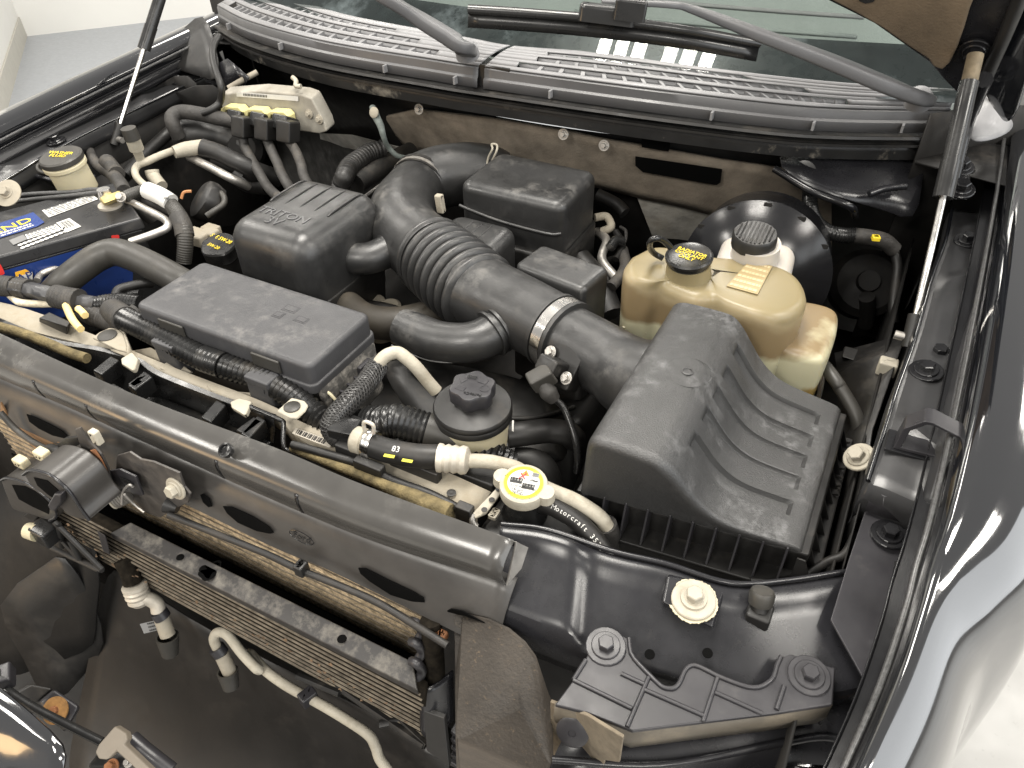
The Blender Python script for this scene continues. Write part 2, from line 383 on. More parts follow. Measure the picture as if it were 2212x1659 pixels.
for sd_ in (-1, 1):                                        # body shell closing the corners behind the struts
    t = thing('corner_closure', 'black body sheet closing the corner behind the '+('near strut' if sd_ > 0 else 'far strut'), 'panel')
    sheet('side_sheet', [[V((sd_*.70, 1.30, 1.205)), V((sd_*.70, 1.31, 1.1)), V((sd_*.70, 1.36, .4))], [V((sd_*.80, 1.42, 1.2)), V((sd_*.80, 1.42, 1.1)), V((sd_*.8, 1.43, .4))], [V((sd_*.92, 1.43, 1.19)), V((sd_*.92, 1.43, 1.1)), V((sd_*.92, 1.44, .4))]], 'pit', t, .003)
    sheet('shelf', [[V((sd_*.70, 1.30, 1.13)), V((sd_*.92, 1.25, 1.13))], [V((sd_*.70, 1.40, 1.135)), V((sd_*.92, 1.43, 1.135))]], 'dull', t, .003)
lens = thing('side_marker_lens', 'amber marker lens strip along the fender front corner', 'lens')
tube('lens', [r_[7].lerp(r_[8], .25)+V((.002, 0, 0)) for r_ in FROWS[int(len(FROWS)*.70):]], .0075, 'orgl', lens, seg=10, sub=2)

# ---- inner rails with stamped ridges and bolts
I_px = [(2060, 453), (2046, 520), (2017, 600), (1982, 727), (1940, 845), (1922, 905), (1880, 1040)]
O_px = [(2141, 467), (2134, 520), (2122, 580), (2085, 700), (2052, 845), (2020, 998), (1996, 1088)]
zr = [1.075, 1.074, 1.072, 1.068, 1.062, 1.056, 1.045]
I3 = [p(a[0], a[1], z) for a, z in zip(I_px, zr)]; O3 = [p(a[0], a[1], z) for a, z in zip(O_px, zr)]
def rail(side, label):
    t = thing('fender_rail', label, 'rail')
    I, O = spline(I3, 6), spline(O3, 6); n = len(I)
    rows = []
    ridge = (.09, .36, .60, .80)
    for i in range(n):
        s = i/(n-1); dz = 0
        for r_ in ridge: dz += .0075*math.exp(-((s-r_)/.012)**2)
        a, b = I[i], O[i]
        rows.append([a+V((-.004, 0, -.03)), a+V((-.004, 0, -.006)), a+V((0, 0, .001)), a.lerp(b, .06)-Z*.003, a.lerp(b, .22)+Z*dz*.25, a.lerp(b, .4)+Z*dz, a.lerp(b, .75)+Z*dz, a.lerp(b, .97)+Z*dz, b+V((.002, 0, .012)), b+V((.012, 0, .014))])
    e = rows[-1]; rows.append([v+V((0, -.006, -.018)) for v in e]); rows.append([v+V((0, -.002, -.05)) for v in e])
    sheet('rail_plate', rows, 'railm', t, .0015, 1, off=-1 if side > 0 else 1)
    # inner wheel-well wall below
    sheet('apron_wall', [[a+V((-.002, 0, -.028)), a+V((.005, 0, -.10)), a+V((.0, 0, -.25)), a+V((-.03, 0, -.45))] for a in [I[0]+V((.0, .12, 0))]+I+[I[-1]+V((0, -.08, -.02))]], 'pit', t, .0015)
    tube('rolled_edge', [a+V((-.002, 0, 0)) for a in I], .0028, 'paint', t, seg=8, sub=1)
    for s, u_ in ((.18, .5), (.62, .42)):
        c = lerpl(I3, s).lerp(lerpl(O3, s), u_); bolt(c+Z*.003, (-.1, -.1, 1), .0085, .019, 'satin', t)
    return t
rr = rail(1, 'satin black stamped fender rail with bolts beside the glossy fender and lift strut')
bolt(q(13, 1520, 1345, 1.062), (-.1, -.1, 1), .0085, .019, 'satin', rr)
for s, n_ in (('22 M2', (1545, 930)), ('4', (1610, 830)), ('@', (1635, 720))):
    text(s, q(13, *n_, 1.069), (.12, .99, 0), (-1, .1, 0), .012, 'tube', rr, 'stamped_lettering', .0003)
rl = rail(-1, 'satin black stamped fender rail above the battery side apron'); fix(rl, -1)

# plate in front of the rail, running down to the headlamp
t = thing('headlamp_mounting_plate', 'matt black mounting plate with hex bolt ahead of the fender rail', 'plate')
top = qs(23, [(985, 925, 1.035), (1080, 965, 1.037), (1390, 1045, 1.037)])
mid = qs(23, [(930, 1085, 1.012), (1060, 1130, 1.012), (1255, 1195, 1.012)])
sheet('bent_flange', [top, mid], 'brkt', t, .0015)
plate = [q(23, 925, 1095, 1.008), q(23, 1390, 1100, 1.008), q(23, 1310, 1260, 1.004), q(23, 1190, 1659, .998), q(33, 1130, 300, .992), q(33, 1080, 560, .985), q(33, 1000, 900, .975), q(33, 965, 1030, .972), q(33, 650, 465, .99), q(33, 790, 0, 1.0)]
prism('plate', plate, V((0, 0, -.003)), 'brkt', t, .0008)
bolt(q(23, 1115, 1290, 1.006), (0, -.05, 1), .0085, .0185, 'satin', t)
for (x, y) in ((1145, 270), (1060, 580)):
    box('tab', q(33, x-30, y+20, .99)-V((.0, .003, .0)), q(33, x-30, y+20, .99)+V((.014, .003, .008)), 'satin', t, .001)
# black edge channel between plate and fender
sheet('edge_channel', [[q(33, 1175, 0, 1.0), q(33, 1240, 0, 1.03), q(33, 1340, 0, 1.02)], [q(33, 1130, 300, .995), q(33, 1200, 300, 1.02), q(33, 1330, 300, 1.01)], [q(33, 1040, 640, .985), q(33, 1110, 800, .995), q(33, 1210, 800, .985)], [q(33, 970, 1020, .972), q(33, 1050, 1060, .96), q(33, 1130, 1050, .965)]], 'dull', t, .0015)
tube('dirty_seal_strip', qs(33, [(1300, 340, 1.025), (1290, 420, 1.022), (1240, 600, 1.01), (1160, 850, .99), (1110, 960, .98)]), .004, 'rub', t, seg=8)
hexa('end_clip', qs(33, [(970, 1030, .95), (1070, 1170, .94), (1140, 1010, .94), (1060, 960, .95)]), qs(33, [(970, 1030, .962), (1075, 1165, .957), (1140, 1010, .96), (1060, 960, .965)]), 'brkt', t, .002)

# hood stop bracket standing on the rail
t = thing('hood_striker_bracket', 'folded grey steel stop bracket standing on the fender rail', 'bracket')
c0 = q(23, 1130, 360, 1.062); 
front = [q(23, 1090, 470, 1.075), q(23, 1110, 395, 1.09), q(23, 1240, 340, 1.1), q(23, 1250, 430, 1.092), q(23, 1545, 510, 1.09), q(23, 1530, 600, 1.07), q(23, 1470, 670, 1.058), q(23, 1290, 625, 1.055), q(23, 1165, 585, 1.057)]
loop = [V((0, 0, 0)), V((.002, 0, .03)), V((.018, 0, .046)), V((.026, 0, .047)), V((.084, 0, .030)), V((.088, 0, .018)), V((.075, 0, 0))]
bp = q(23, 1150, 590, 1.058)
ring = []
for v in loop: ring.append(bp+V((v.x*.92, v.x*.06, v.z)))
n = len(ring); cen = sum(ring, V())/n
vs = []; fs = []
for d in (0, .024):
    for v in ring: vs.append(v+V((0, d, 0)))
    for v in ring: vs.append(v.lerp(cen, .18)+V((0, d, 0)))
for k in range(n):
    k2 = (k+1) % n
    fs += [(k, k2, n+k2, n+k), (2*n+k, 3*n+k, 3*n+k2, 2*n+k2), (k, 2*n+k, 2*n+k2, k2), (n+k, n+k2, 3*n+k2, 3*n+k)]
mk('bent_strap', vs, fs, 'brkt', t, True, .0012)
hexa('foot', [bp+V((-.008, -.004, -.004)), bp+V((.085, 0, -.004)), bp+V((.085, .03, -.003)), bp+V((-.008, .03, -.003))], [bp+V((-.008, -.004, 0)), bp+V((.085, 0, 0)), bp+V((.085, .03, .001)), bp+V((-.008, .03, .001))], 'satin', t, .001)

# ================================================================== cowl, windscreen, wipers
cowl_front = [(470, 12, 1.2), (540, 46, 1.21), (701, 89, 1.22), (943, 129, 1.22), (1037, 143, 1.22), (1375, 188, 1.22), (1671, 223, 1.212), (1835, 234, 1.205), (2050, 237, 1.2)]
CF = ps(cowl_front)
cowl_back = [(560, -28, 1.235), (639, -2, 1.24), (755, 35, 1.245), (996, 80, 1.247), (1104, 100, 1.247), (1284, 115, 1.247), (1510, 145, 1.246), (1808, 177, 1.242), (2070, 192, 1.232)]
CB = ps(cowl_back)
CFs, CBs = spline(CF, 12), spline(CB, 12)
def cw(s, v):                                               # s along the cowl 0..1, v 0 front .. 1 back, with a slight crown
    a, b = lerpl(CFs, s), lerpl(CBs, s); return a.lerp(b, v)+Z*(.004*math.sin(math.pi*min(1, v*1.0)))
SPLIT = .502
def cowl(s0, s1, label, slots, blank=()):
    t = thing('cowl_grille', label, 'grille', 'cowl grille halves')
    N = 60
    ss = [s0+(s1-s0)*i/N for i in range(N+1)]
    # solid strips between the three slot rows
    for (v0, v1) in ((0, .11), (.28, .38), (.55, .65), (.81, 1.0)):
        rows = [[cw(s, v0+(v1-v0)*k/3) for k in range(4)] for s in ss]
        sheet('panel_strip', rows, 'cowl', t, .002)
    for (v0, v1, a, b) in slots:
        for lo, hi in ((s0, a), (b, s1)):
            rows = [[cw(lo+(hi-lo)*i/20, v0+(v1-v0)*k/2) for k in range(3)] for i in range(21)]
            sheet('panel_strip', rows, 'cowl', t, .002)
        nb = int(round((b-a)*58))
        for i in range(1, nb):
            s = a+(b-a)*i/nb
            v = [cw(s-.0016, v0-.01), cw(s+.0016, v0-.01), cw(s+.0016+.004, v1+.01), cw(s-.0016+.004, v1+.01)]
            hexa('slot_rib', [x-Z*.012 for x in v], [x-Z*.0008 for x in v], 'cowl', t, 0)
        # side walls of the slots
        for vv in (v0, v1):
            sheet('slot_wall', [[cw(a+(b-a)*i/24, vv)-Z*.001, cw(a+(b-a)*i/24, vv)-Z*.014] for i in range(25)], 'cowl', t, .001)
    rows = [[cw(s, v)-Z*(.03) for v in (.05, .5, .95)] for s in ss]
    sheet('slot_floor', rows, 'lid', t, .001)
    # stepped front face and the seal lips below it
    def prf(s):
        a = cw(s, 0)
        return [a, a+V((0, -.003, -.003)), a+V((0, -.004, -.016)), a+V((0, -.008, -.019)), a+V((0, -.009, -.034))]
    sheet('front_face', [prf(s) for s in ss], 'cowlf', t, .002)  # darker copy of the cowl plastic; the face's shade is put into its colour
    for s in [s0+(s1-s0)*k for k in (.12, .38, .64, .9)]:
        a = cw(s, 0)+V((0, -.009, -.021)); box('locating_tab', a+V((-.002, -.011, -.010)), a+V((.002, 0, .003)), 'cowl', t, .0008)
    return t
cowl(.0, SPLIT-.004, 'weathered grey cowl vent panel with slots beside the near wiper pivot hump', [(.11, .28, .03, .37), (.38, .55, .02, .34), (.65, .81, .02, .31)])
cowl(SPLIT+.004, 1.0, 'weathered grey cowl vent panel with long slots under the tall wiper arm', [(.11, .28, .535, .875), (.38, .55, .55, .83), (.65, .81, .56, .78)])
box('split_filler', cw(SPLIT, .0)+V((-.02, .0, -.05)), cw(SPLIT, .9)+V((.02, 0, -.022)), 'dull', [o for o in COL.objects if o.name == 'cowl_grille'][0], .002)
t = thing('cowl_seal', 'long black rubber seal lip along the cowl front edge', 'seal')
ss = [i/70*.985 for i in range(71)]
def low(s): return cw(s, 0)
sheet('upper_lip', [[low(s)+V((0, .0, -.033)), low(s)+V((0, -.012, -.038)), low(s)+V((0, -.026, -.035)), low(s)+V((0, -.028, -.039)), low(s)+V((0, -.012, -.046))] for s in ss], 'dull', t, .002)
sheet('lower_lip', [[low(s)+V((0, -.010, -.045)), low(s)+V((0, -.017, -.050)), low(s)+V((0, -.026, -.048)), low(s)+V((0, -.026, -.052)), low(s)+V((0, -.010, -.057))] for s in ss], 'rub', t, .002)
t = thing('crossmember', 'black sheet metal cowl panel with chalky corrosion under the seal', 'panel')
sheet('panel', [[low(s)+V((0, -.010, -.055)), low(s)+V((0, -.009, -.066)), low(s)+V((0, -.006, -.080)), low(s)+V((0, .012, -.083))] for s in ss], mat('corroded_black_panel', (.018, .018, .018), .45, dust=.8, dcol=(.42, .38, .31), dscale=16, dcut=.56, up=False), t, .0015)
# firewall recess, left corner gussets
t = thing('firewall', 'dark painted firewall behind the engine with felt insulation on it', 'firewall')
xs = [-.92+1.84*i/40 for i in range(41)]
def fy(x): return 1.20+.22*min(1.0, abs(x/.8))**2
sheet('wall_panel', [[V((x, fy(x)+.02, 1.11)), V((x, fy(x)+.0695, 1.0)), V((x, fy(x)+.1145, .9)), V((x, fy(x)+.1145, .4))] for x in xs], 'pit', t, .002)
def fwp(px, py, d=0.): # point on the firewall just in front of the panel
    o = p(px, py, y=1.2)
    for _ in range(6): o = p(px, py, y=fy(o.x)+.02+(1.11-o.z)*.45-.006-d)
    return o
def ip(L_, x):
    for a, b in zip(L_[:-1], L_[1:]):
        if a[0] <= x <= b[0]: return a[1]+(b[1]-a[1])*(x-a[0])/(b[0]-a[0])
    return L_[0][1] if x < L_[0][0] else L_[-1][1]
ftop = [(836, 250), (900, 236), (1080, 258), (1240, 286), (1300, 300), (1375, 312), (1560, 345), (1700, 365), (1800, 400)]
fbot = [(836, 256), (862, 300), (885, 326), (960, 330), (1120, 372), (1300, 405), (1390, 428), (1480, 447), (1600, 480), (1740, 560), (1800, 560)]
rows = []
for k in range(49):
    x = 836+20*k; a, b = ip(ftop, x), ip(fbot, x); rows.append([fwp(x, a+(b-a)*u/7, .014) for u in range(8)])
sheet('felt_panel', rows, 'felt', t, .006, off=0)
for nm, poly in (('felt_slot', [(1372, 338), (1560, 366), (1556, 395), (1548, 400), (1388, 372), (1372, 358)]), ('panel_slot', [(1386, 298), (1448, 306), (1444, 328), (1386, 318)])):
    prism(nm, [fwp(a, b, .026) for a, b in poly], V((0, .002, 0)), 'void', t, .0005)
prism('foil_panel', [fwp(a, b, .01) for a, b in ((690, 288), (760, 292), (862, 318), (880, 330), (860, 372), (700, 372))], V((0, .004, 0)), 'seal', t, .001)
prism('foil_panel', [fwp(a, b, .008) for a, b in ((1375, 425), (1500, 447), (1560, 470), (1470, 560), (1420, 540))], V((0, .004, 0)), 'seal', t, .001)
for a, b in ((1217, 290), (1305, 314), (905, 236)):
    bolt(fwp(a, b, .03), (0, -1, .25), .005, .010, 'zinc', t, 'grommet')
# windscreen
def gl(x, s, d=0.):
    y0 = 1.205+.26*x*x; z0 = 1.243-.02*x*x
    return V((x, y0+s*.85-d*.3, z0+s*.53*(1-.0*s)+d))
def FT(x): return .078+.012*x
gxs = [-.75+1.5*i/24 for i in range(25)]
gm = bpy.data.materials.new('windscreen_glass'); gm.use_nodes = True; nt = gm.node_tree; nt.nodes.clear()
o_ = nt.nodes.new('ShaderNodeOutputMaterial'); mx = nt.nodes.new('ShaderNodeMixShader'); tr = nt.nodes.new('ShaderNodeBsdfTransparent'); gs = nt.nodes.new('ShaderNodeBsdfGlossy'); fz = nt.nodes.new('ShaderNodeFresnel')
tr.inputs[0].default_value = (.82, .86, .845, 1); gs.inputs['Roughness'].default_value = .02; fz.inputs[0].default_value = 1.5
for a_, b_ in ((fz.outputs[0], mx.inputs[0]), (tr.outputs[0], mx.inputs[1]), (gs.outputs[0], mx.inputs[2]), (mx.outputs[0], o_.inputs[0])): nt.links.new(a_, b_)
t = thing('windscreen', 'tinted windscreen with dusty dark lower band behind the cowl vents', 'windscreen')
sheet('glass', [[gl(x, s) for s in (-.01, .05, .12, .2, .4, .6, .8)] for x in gxs], gm, t, 0)
sheet('dark_band', [[gl(x, s, -.004) for s in (-.02, .02, .05, FT(x))] for x in gxs], 'fogsk', t, 0)
t = thing('dashboard', 'pale green-grey dashboard top seen through the windscreen', 'dashboard')
sheet('top', [[gl(x, s, -.09)+V((0, 0, -.10*s)) for s in (.0, .1, .2, .4, .6, .8)] for x in gxs], 'dash', t, .004)
for k, s in enumerate((.22, .27)):
    sheet('defrost_vent' if k == 0 else 'seam', [[gl(x, s, -.086)+V((0, 0, -.10*s)), gl(x, s+.008, -.086)+V((0, 0, -.10*(s+.008)))] for x in [.05+.5*i/8 for i in range(9)]], 'gry' if k else 'dash', t, .003)

def wiper(label, arm_px, arm_r, hh):
    t = thing('wiper', label, 'wiper', 'windscreen wipers')
    pts = ps(arm_px); pth = spline(pts, 6); n = len(pth); rows = []
    for i, c in enumerate(pth):
        w_ = lerpl([V((r_, 0, 0)) for r_ in arm_r], i/(n-1)).x; T = (pth[min(i+1, n-1)]-pth[max(0, i-1)]).normalized()
        sd = T.cross(Z).normalized(); nn = sd.cross(T)
        sq_ = lambda v: math.copysign(abs(v)**.45, v)
        rows.append([c+sd*w_*sq_(math.cos(a_))+nn*w_*hh*sq_(math.sin(a_)) for a_ in [2*math.pi*(k+.5)/16 for k in range(16)]])
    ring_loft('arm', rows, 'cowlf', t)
    return t
t = wiper('long grey wiper arm with black blade lying across the windscreen', [(2000, 216, 1.24), (1975, 208, 1.262), (1905, 180, 1.285), (1780, 128, 1.315), (1640, 75, 1.345), (1500, 22, 1.37), (1440, 10, 1.38), (1300, 5, 1.385)], (.014, .017, .017, .015, .012, .008, .006, .005), .6)
lathe('pivot_cap', [(.018, -.01), (.018, .006), (.012, .014), (0, .016)], p(1985, 214, 1.243), (0, -.3, 1), 'cowl', t, 20)
bl = ps([(1012, 20, 1.372), (1150, 29, 1.370), (1300, 42, 1.366), (1480, 65, 1.355), (1642, 94, 1.335)])
tube('blade', bl, [.0062, .006, .006, .006, .0055], 'tube', t, seg=10)
sheet('rubber_edge', [[v+V((0, -.001, -.005)), v+V((0, -.004, -.022))] for v in spline(bl, 5)], 'conv', t, .003)
cl = p(1312, 30, 1.38)
rbox('blade_clip', cl, bl[3]-bl[2], Z.cross(bl[3]-bl[2]), .036, .010, -.010, .010, 'tube', t, .007, .005)
rbox('clip_ear', cl+V((.03, .0, .006)), bl[3]-bl[2], Z.cross(bl[3]-bl[2]), .02, .007, -.01, .014, 'conv', t, .004, .003)
t = wiper('near grey wiper arm rising from the middle of the cowl', [(1012, 112, 1.25), (1000, 102, 1.268), (965, 78, 1.285), (900, 38, 1.312), (830, -8, 1.345), (790, -40, 1.36)], (.015, .018, .018, .017, .015, .013), .6)
lathe('pivot_cap', [(.02, -.012), (.02, .004), (.013, .013), (0, .015)], p(1008, 108, 1.25), (0, -.3, 1), 'cowl', t, 20)

# ================================================================== hood corner and lift struts
HA = math.radians(57); HD = V((0, -math.cos(HA), math.sin(HA))); HN = V((0, -math.sin(HA), -math.cos(HA))); H0 = V((.72, 1.22, 1.315))
def hp(px, py, d=0.):
    r = RT*(px-1106)/F_PX - UP*(py-829.5)/F_PX + FW
    o = H0+HN*d; tt = (o-CAM).dot(HN)/r.dot(HN); return CAM+r*tt
def hq(cx, cy, d=0.): return hp(1620+cx*.26854, cy*.26854, d)
t = thing('hood', 'raised black hood corner with tan insulation pad underneath', 'hood')
prism('insulation_pad', [hq(*v, .012) for v in ((-300, -485), (560, -40), (850, 110), (1060, 230), (1260, 370), (1430, 480), (1470, 540), (1545, 572), (1600, 520), (1660, 400), (1720, 230), (1760, 90), (1820, -60), (2040, -620))], HN*-.012, 'hoodfelt', t, .004)
prism('inner_panel', [hq(*v, 0) for v in ((-380, -510), (500, -60), (1000, 190), (1440, 500), (1560, 640), (1680, 760), (1730, 900), (1800, 940), (1850, 760), (2060, 250), (2170, -60), (2390, -660))], HN*-.004, 'supp', t, .003)
tube('folded_edge', [hq(*v, .006) for v in ((2410, -660), (2190, -60), (2060, 260), (1940, 530), (1860, 720), (1790, 900), (1745, 935))], .009, 'dull', t, seg=10)
sheet('outer_skin', [[hq(*v, -.012+.001*i) for i, v in enumerate(r_)] for r_ in (((2370, -660), (2450, -660), (2520, -660)), ((2150, -60), (2230, -60), (2300, -60)), ((2050, 320), (2160, 330), (2300, 330)), ((1900, 650), (2050, 680), (2260, 620)), ((1880, 720), (1990, 830), (2200, 780)), ((1960, 800), (2050, 1000), (2140, 920)))], 'paint', t, .004, 2)
bolt(hq(1810, 400, .004), HN, .011, .02, 'satin', t)
prism('hole', [hq(*v, .0135) for v in ((860, -30), (880, 10), (930, 30), (990, 18), (1020, -20))], HN*-.001, 'tube', t, 0)
def strut(side, label):
    t = thing('lift_strut', label, 'strut', 'hood lift struts')
    B_ = V((.758*side, .948, 1.035)); T_ = V((.725*side, 1.17, 1.31))
    d = (T_-B_)
    tube('rod', [B_+d*.08, B_+d*.56], .0045, 'steel', t, seg=12, sub=1)
    tube('cylinder', [B_+d*.53, B_+d*.54, B_+d*.66, B_+d*.665], .0125, 'tube', t, seg=20, sub=1)
    tube('cylinder', [B_+d*.66, B_+d*.96], .0115, 'tube', t, seg=20, sub=1)
    tube('top_end', [B_+d*.95, B_+d*1.06], .010, mat('dirty_tan_steel', (.14, .11, .068), .7, var=.4, vscale=60), t, seg=14, sub=1)
    tube('lower_socket', [B_-d*.035, B_+d*.09], .010, 'dull', t, seg=14, sub=1)
    lathe('ball_pin', [(.006, -.02), (.006, .012), (.0, .014)], B_, (side, 0, 0), 'zinc', t, 12)
    return t
strut(1, 'black gas lift strut leaning beside the near fender rail up to the raised hood')
strut(-1, 'black gas lift strut beside the battery side fender with floor behind it')
t = thing('steel_hinge', 'black steel hood hinge plates behind the lift strut at the cowl end', 'hinge')
hexa('hinge_plate', [q(3, 1560, 1480, 1.12), q(3, 1760, 1520, 1.12), q(3, 1800, 1280, 1.12), q(3, 1640, 1240, 1.12)], [q(3, 1560, 1480, 1.13), q(3, 1760, 1520, 1.13), q(3, 1800, 1280, 1.13), q(3, 1640, 1240, 1.13)], 'satin', t, .003)
tube('hinge_arm', qs(3, [(1620, 1460, 1.14), (1700, 1100, 1.2), (1760, 900, 1.24), (1880, 640, 1.3)]), .012, 'satin', t, seg=8)
for (x, y) in ((1690, 1350), (1690, 1530)): bolt(q(3, x, y, 1.132), (0, -.3, 1), .011, .02, 'satin', t)
hexa('hinge_base', [q(3, 1570, 1600, 1.09), q(3, 1760, 1610, 1.09), q(3, 1790, 1440, 1.09), q(3, 1600, 1440, 1.09)], [q(3, 1570, 1600, 1.11), q(3, 1760, 1610, 1.11), q(3, 1790, 1440, 1.11), q(3, 1600, 1440, 1.11)], 'satin', t, .004)
t = thing('cowl_end_cap', 'grey cowl end cap between hood hinge and fender', 'trim')
sheet('cap', [[q(3, 1740, 1130, 1.19), q(3, 1900, 1140, 1.19), q(3, 2080, 1080, 1.19)], [q(3, 1790, 980, 1.205), q(3, 1940, 960, 1.21), q(3, 2140, 990, 1.2)], [q(3, 1830, 860, 1.215), q(3, 1960, 850, 1.22), q(3, 2060, 920, 1.21)], [q(3, 1860, 740, 1.22), q(3, 1900, 780, 1.225), q(3, 1960, 850, 1.22)]], 'cowl', t, .003, 2)
t = thing('hinge_side_hose', 'dark rubber stub behind the hood hinge', 'hose')
tube('hose', qs(3, [(2010, 1180, 1.12), (2040, 1280, 1.1), (2010, 1480, 1.08)]), .02, 'pit', t)
# ================================================================== air cleaner
t = thing('air_cleaner', 'big grey-black air cleaner box with curved ribbed lid and side gussets', 'air cleaner')
prof = [(.466, 1.003), (.469, 1.05), (.471, 1.082), (.475, 1.093), (.484, 1.0985), (.50, 1.1), (.535, 1.1), (.550, 1.097), (.563, 1.086), (.578, 1.066), (.594, 1.045), (.612, 1.029), (.632, 1.020), (.66, 1.0145), (.684, 1.0105), (.694, 1.008), (.700, 1.0045), (.702, 1.001)]
pf = spline([V((a, 0, b)) for a, b in prof], 6); Y0_, Y1_ = .519, .80
ends = [q(23, 505, 385, 1.009).y+.003, q(23, 445, 585, 1.009).y+.003, q(23, 390, 770, 1.009).y+.003, q(23, 325, 965, 1.009).y+.003, q(23, 250, 1195, 1.009).y+.003]
def skew(x): return max(0., x-.55)*.2
def chan(x, y):
    d = 0
    for k, e in enumerate(ends):
        h = max(0., 1-max(0., (abs(y-e)-.0105))/.0016)
        a = smooth01((x-.566)/.004); b = smooth01((.681-x)/.003)
        d = max(d, min(1, h)*a*b)
    return .0055*d
rows = []
cen = V((.585, 0, 1.0))
for k in range(6):                                          # rolled front edge
    a = math.radians(90*k/6); ins = .011*(1-math.sin(a)); yy = Y0_+.011*(1-math.cos(a))
    row = []
    for i, v in enumerate(pf):
        tn = (pf[min(i+1, len(pf)-1)]-pf[max(i-1, 0)]).normalized(); nn = V((-tn.z, 0, tn.x))
        o = v-nn*ins; o = V((o.x, yy+skew(o.x)+(1.1-max(1.001, o.z))*.11*(1-.16*k), max(1.001, o.z))); row.append(o)
    rows.append(row)
NY = 230
for j in range(NY+1):
    yy = Y0_+.012+(Y1_-Y0_-.012)*j/NY
    row = []
    for i, v in enumerate(pf):
        tn = (pf[min(i+1, len(pf)-1)]-pf[max(i-1, 0)]).normalized(); nn = V((-tn.z, 0, tn.x))
        o = v-nn*chan(v.x, yy) if v.x > .555 and i < len(pf)-8 else v
        row.append(V((o.x, yy+skew(o.x)*(1-j/NY), o.z)))
    rows.append(row)
nc = len(pf); vs = [v for r in rows for v in r]; nr = len(rows)
fs = [(i*nc+j, i*nc+j+1, (i+1)*nc+j+1, (i+1)*nc+j) for i in range(nr-1) for j in range(nc-1)]
fs += [tuple(range(nc)), tuple(range((nr-1)*nc, nr*nc))]
lidm = mk('lid', vs, fs, 'lid', t, ang=34)
lathe('lid_pip', [(.0065, -.002), (.0065, .0012), (.005, .0018), (.0045, .0008), (0, .0008)], q(12, 1508, 1485, 1.1), Z, 'lid', t, 20)
c = q(12, 1515, 1485, 1.1); tube('moulding_ring', [c+V((math.cos(a*.2094)*.0262, math.sin(a*.2094)*.0262, .0001)) for a in range(31)], .0004, 'lid', t, seg=5, sub=1, caps=False)
# tray under the lid
def outline(x0, x1, y0, y1, z): return [V((x0, y0, z)), V((x1, y0+.028, z)), V((x1, y1, z)), V((x0, y1, z))]
hexa('lid_flange', outline(.460, .710, .540, .80, .990), outline(.460, .710, .531, .80, 1.0), 'dull', t, .002)
hexa('tray', outline(.475, .70, .55, .79, .78), outline(.462, .712, .541, .80, .989), 'dull', t, .004)
hexa('tray_ledge', outline(.462, .728, .517, .81, .948), outline(.462, .728, .515, .81, .956), 'dull', t, .002)
tops = [(790, 940), (935, 990), (1080, 1048), (1232, 1103), (1383, 1162), (1540, 1222), (1700, 1285), (1862, 1345), (2025, 1410), (2195, 1475)]
for k, (x, y) in enumerate(tops):
    a = q(22, x, y, .992); xx = .4685+.0243*k
    dy = (xx-.46)*.112; v = [V((xx, .5165+dy, .955)), V((xx, .545+dy, .955)), V((xx, .545+dy, 1.006)), V((xx, .5275+dy, 1.006))]
    prism('gusset', v, X*.0024, 'brkt', t, .0006)
for k in range(10):
    yy = .555+.026*k
    v = [V((.725, yy, .951)), V((.70, yy, .951)), V((.70, yy, .994)), V((.7085, yy, .994))]
    prism('gusset', v, Y*.0022, 'dull', t, .0006)
tube('tray_seal', qs(33, [(0, 160, .955), (220, 165, .955), (430, 110, .957), (620, 0, .96)])+[q(23, 760, 1440, .965), q(23, 850, 1280, .97)], .005, 'rub', t, seg=8)

# ================================================================== intake duct
t = thing('intake_duct', 'ribbed black intake duct curving from air cleaner to throttle body', 'duct')
def ell(c, ax, r, mt, name, w_=.012, par=None): tube(name, [V(c)-V(ax)*w_/2, V(c)+V(ax)*w_/2], r, mt, par or t, seg=32, sub=1)
tube('outlet_pipe', [V((.482, .706, 1.03)), V((.455, .712, 1.03)), V((.43, .722, 1.03)), V((.385, .738, 1.03)), V((.345, .750, 1.03))], [.062, .052, .0475, .0465, .0465], 'blk', t, seg=40)
tube('rubber_sleeve', [V((.352, .7485, 1.03)), V((.30, .766, 1.03)), V((.25, .78, 1.03)), V((.20, .792, 1.03)), V((.17, .80, 1.028))], [.050, .051, .052, .054, .057], 'blk', t, seg=40)
ax = (V((.345, .75, 0))-V((.30, .766, 0))).normalized()
for d, r_, m_ in ((.012, .0535, 'blk'), (-.014, .0535, 'blk'), (-.001, .0523, 'steel')):
    ell(V((.338, .753, 1.03))+ax*d, ax, r_, m_, 'hose_clamp' if m_ == 'steel' else 'sleeve_bead', .016 if m_ == 'steel' else .006)
c = q(12, 290, 1300, 1.01)
rbox('clamp_screw_housing', c, (.3, .1, -.6), (0, 1, 0), .014, .006, -.006, .006, 'zinc', t, .003, .002)
bolt(q(12, 290, 1265, 1.02), (-.1, -.3, .9), .006, .0075, 'brass', t, 'clamp_screw')
nb = 8
for k in range(nb):                                         # bellows: separate rings
    s = k/(nb-1); c = V((.186, .7935, 1.028)).lerp(V((.066, .855, 1.028)), s); axb = (V((.186, .7935, 0))-V((.066, .855, 0))).normalized()
    r_ = .0635+.002*math.sin(math.pi*s)
    pr_ = [(.052, -.0068), (.0545, -.0060), (r_-.0015, -.0035), (r_, 0), (r_-.0015, .0035), (.0545, .0060), (.052, .0068)]
    lathe('bellows_ring', pr_, c, axb, 'blk', t, 44, 70)
tube('bellows_core', [V((.195, .789, 1.028)), V((.058, .859, 1.028))], .0525, 'dull', t, seg=32, sub=2)
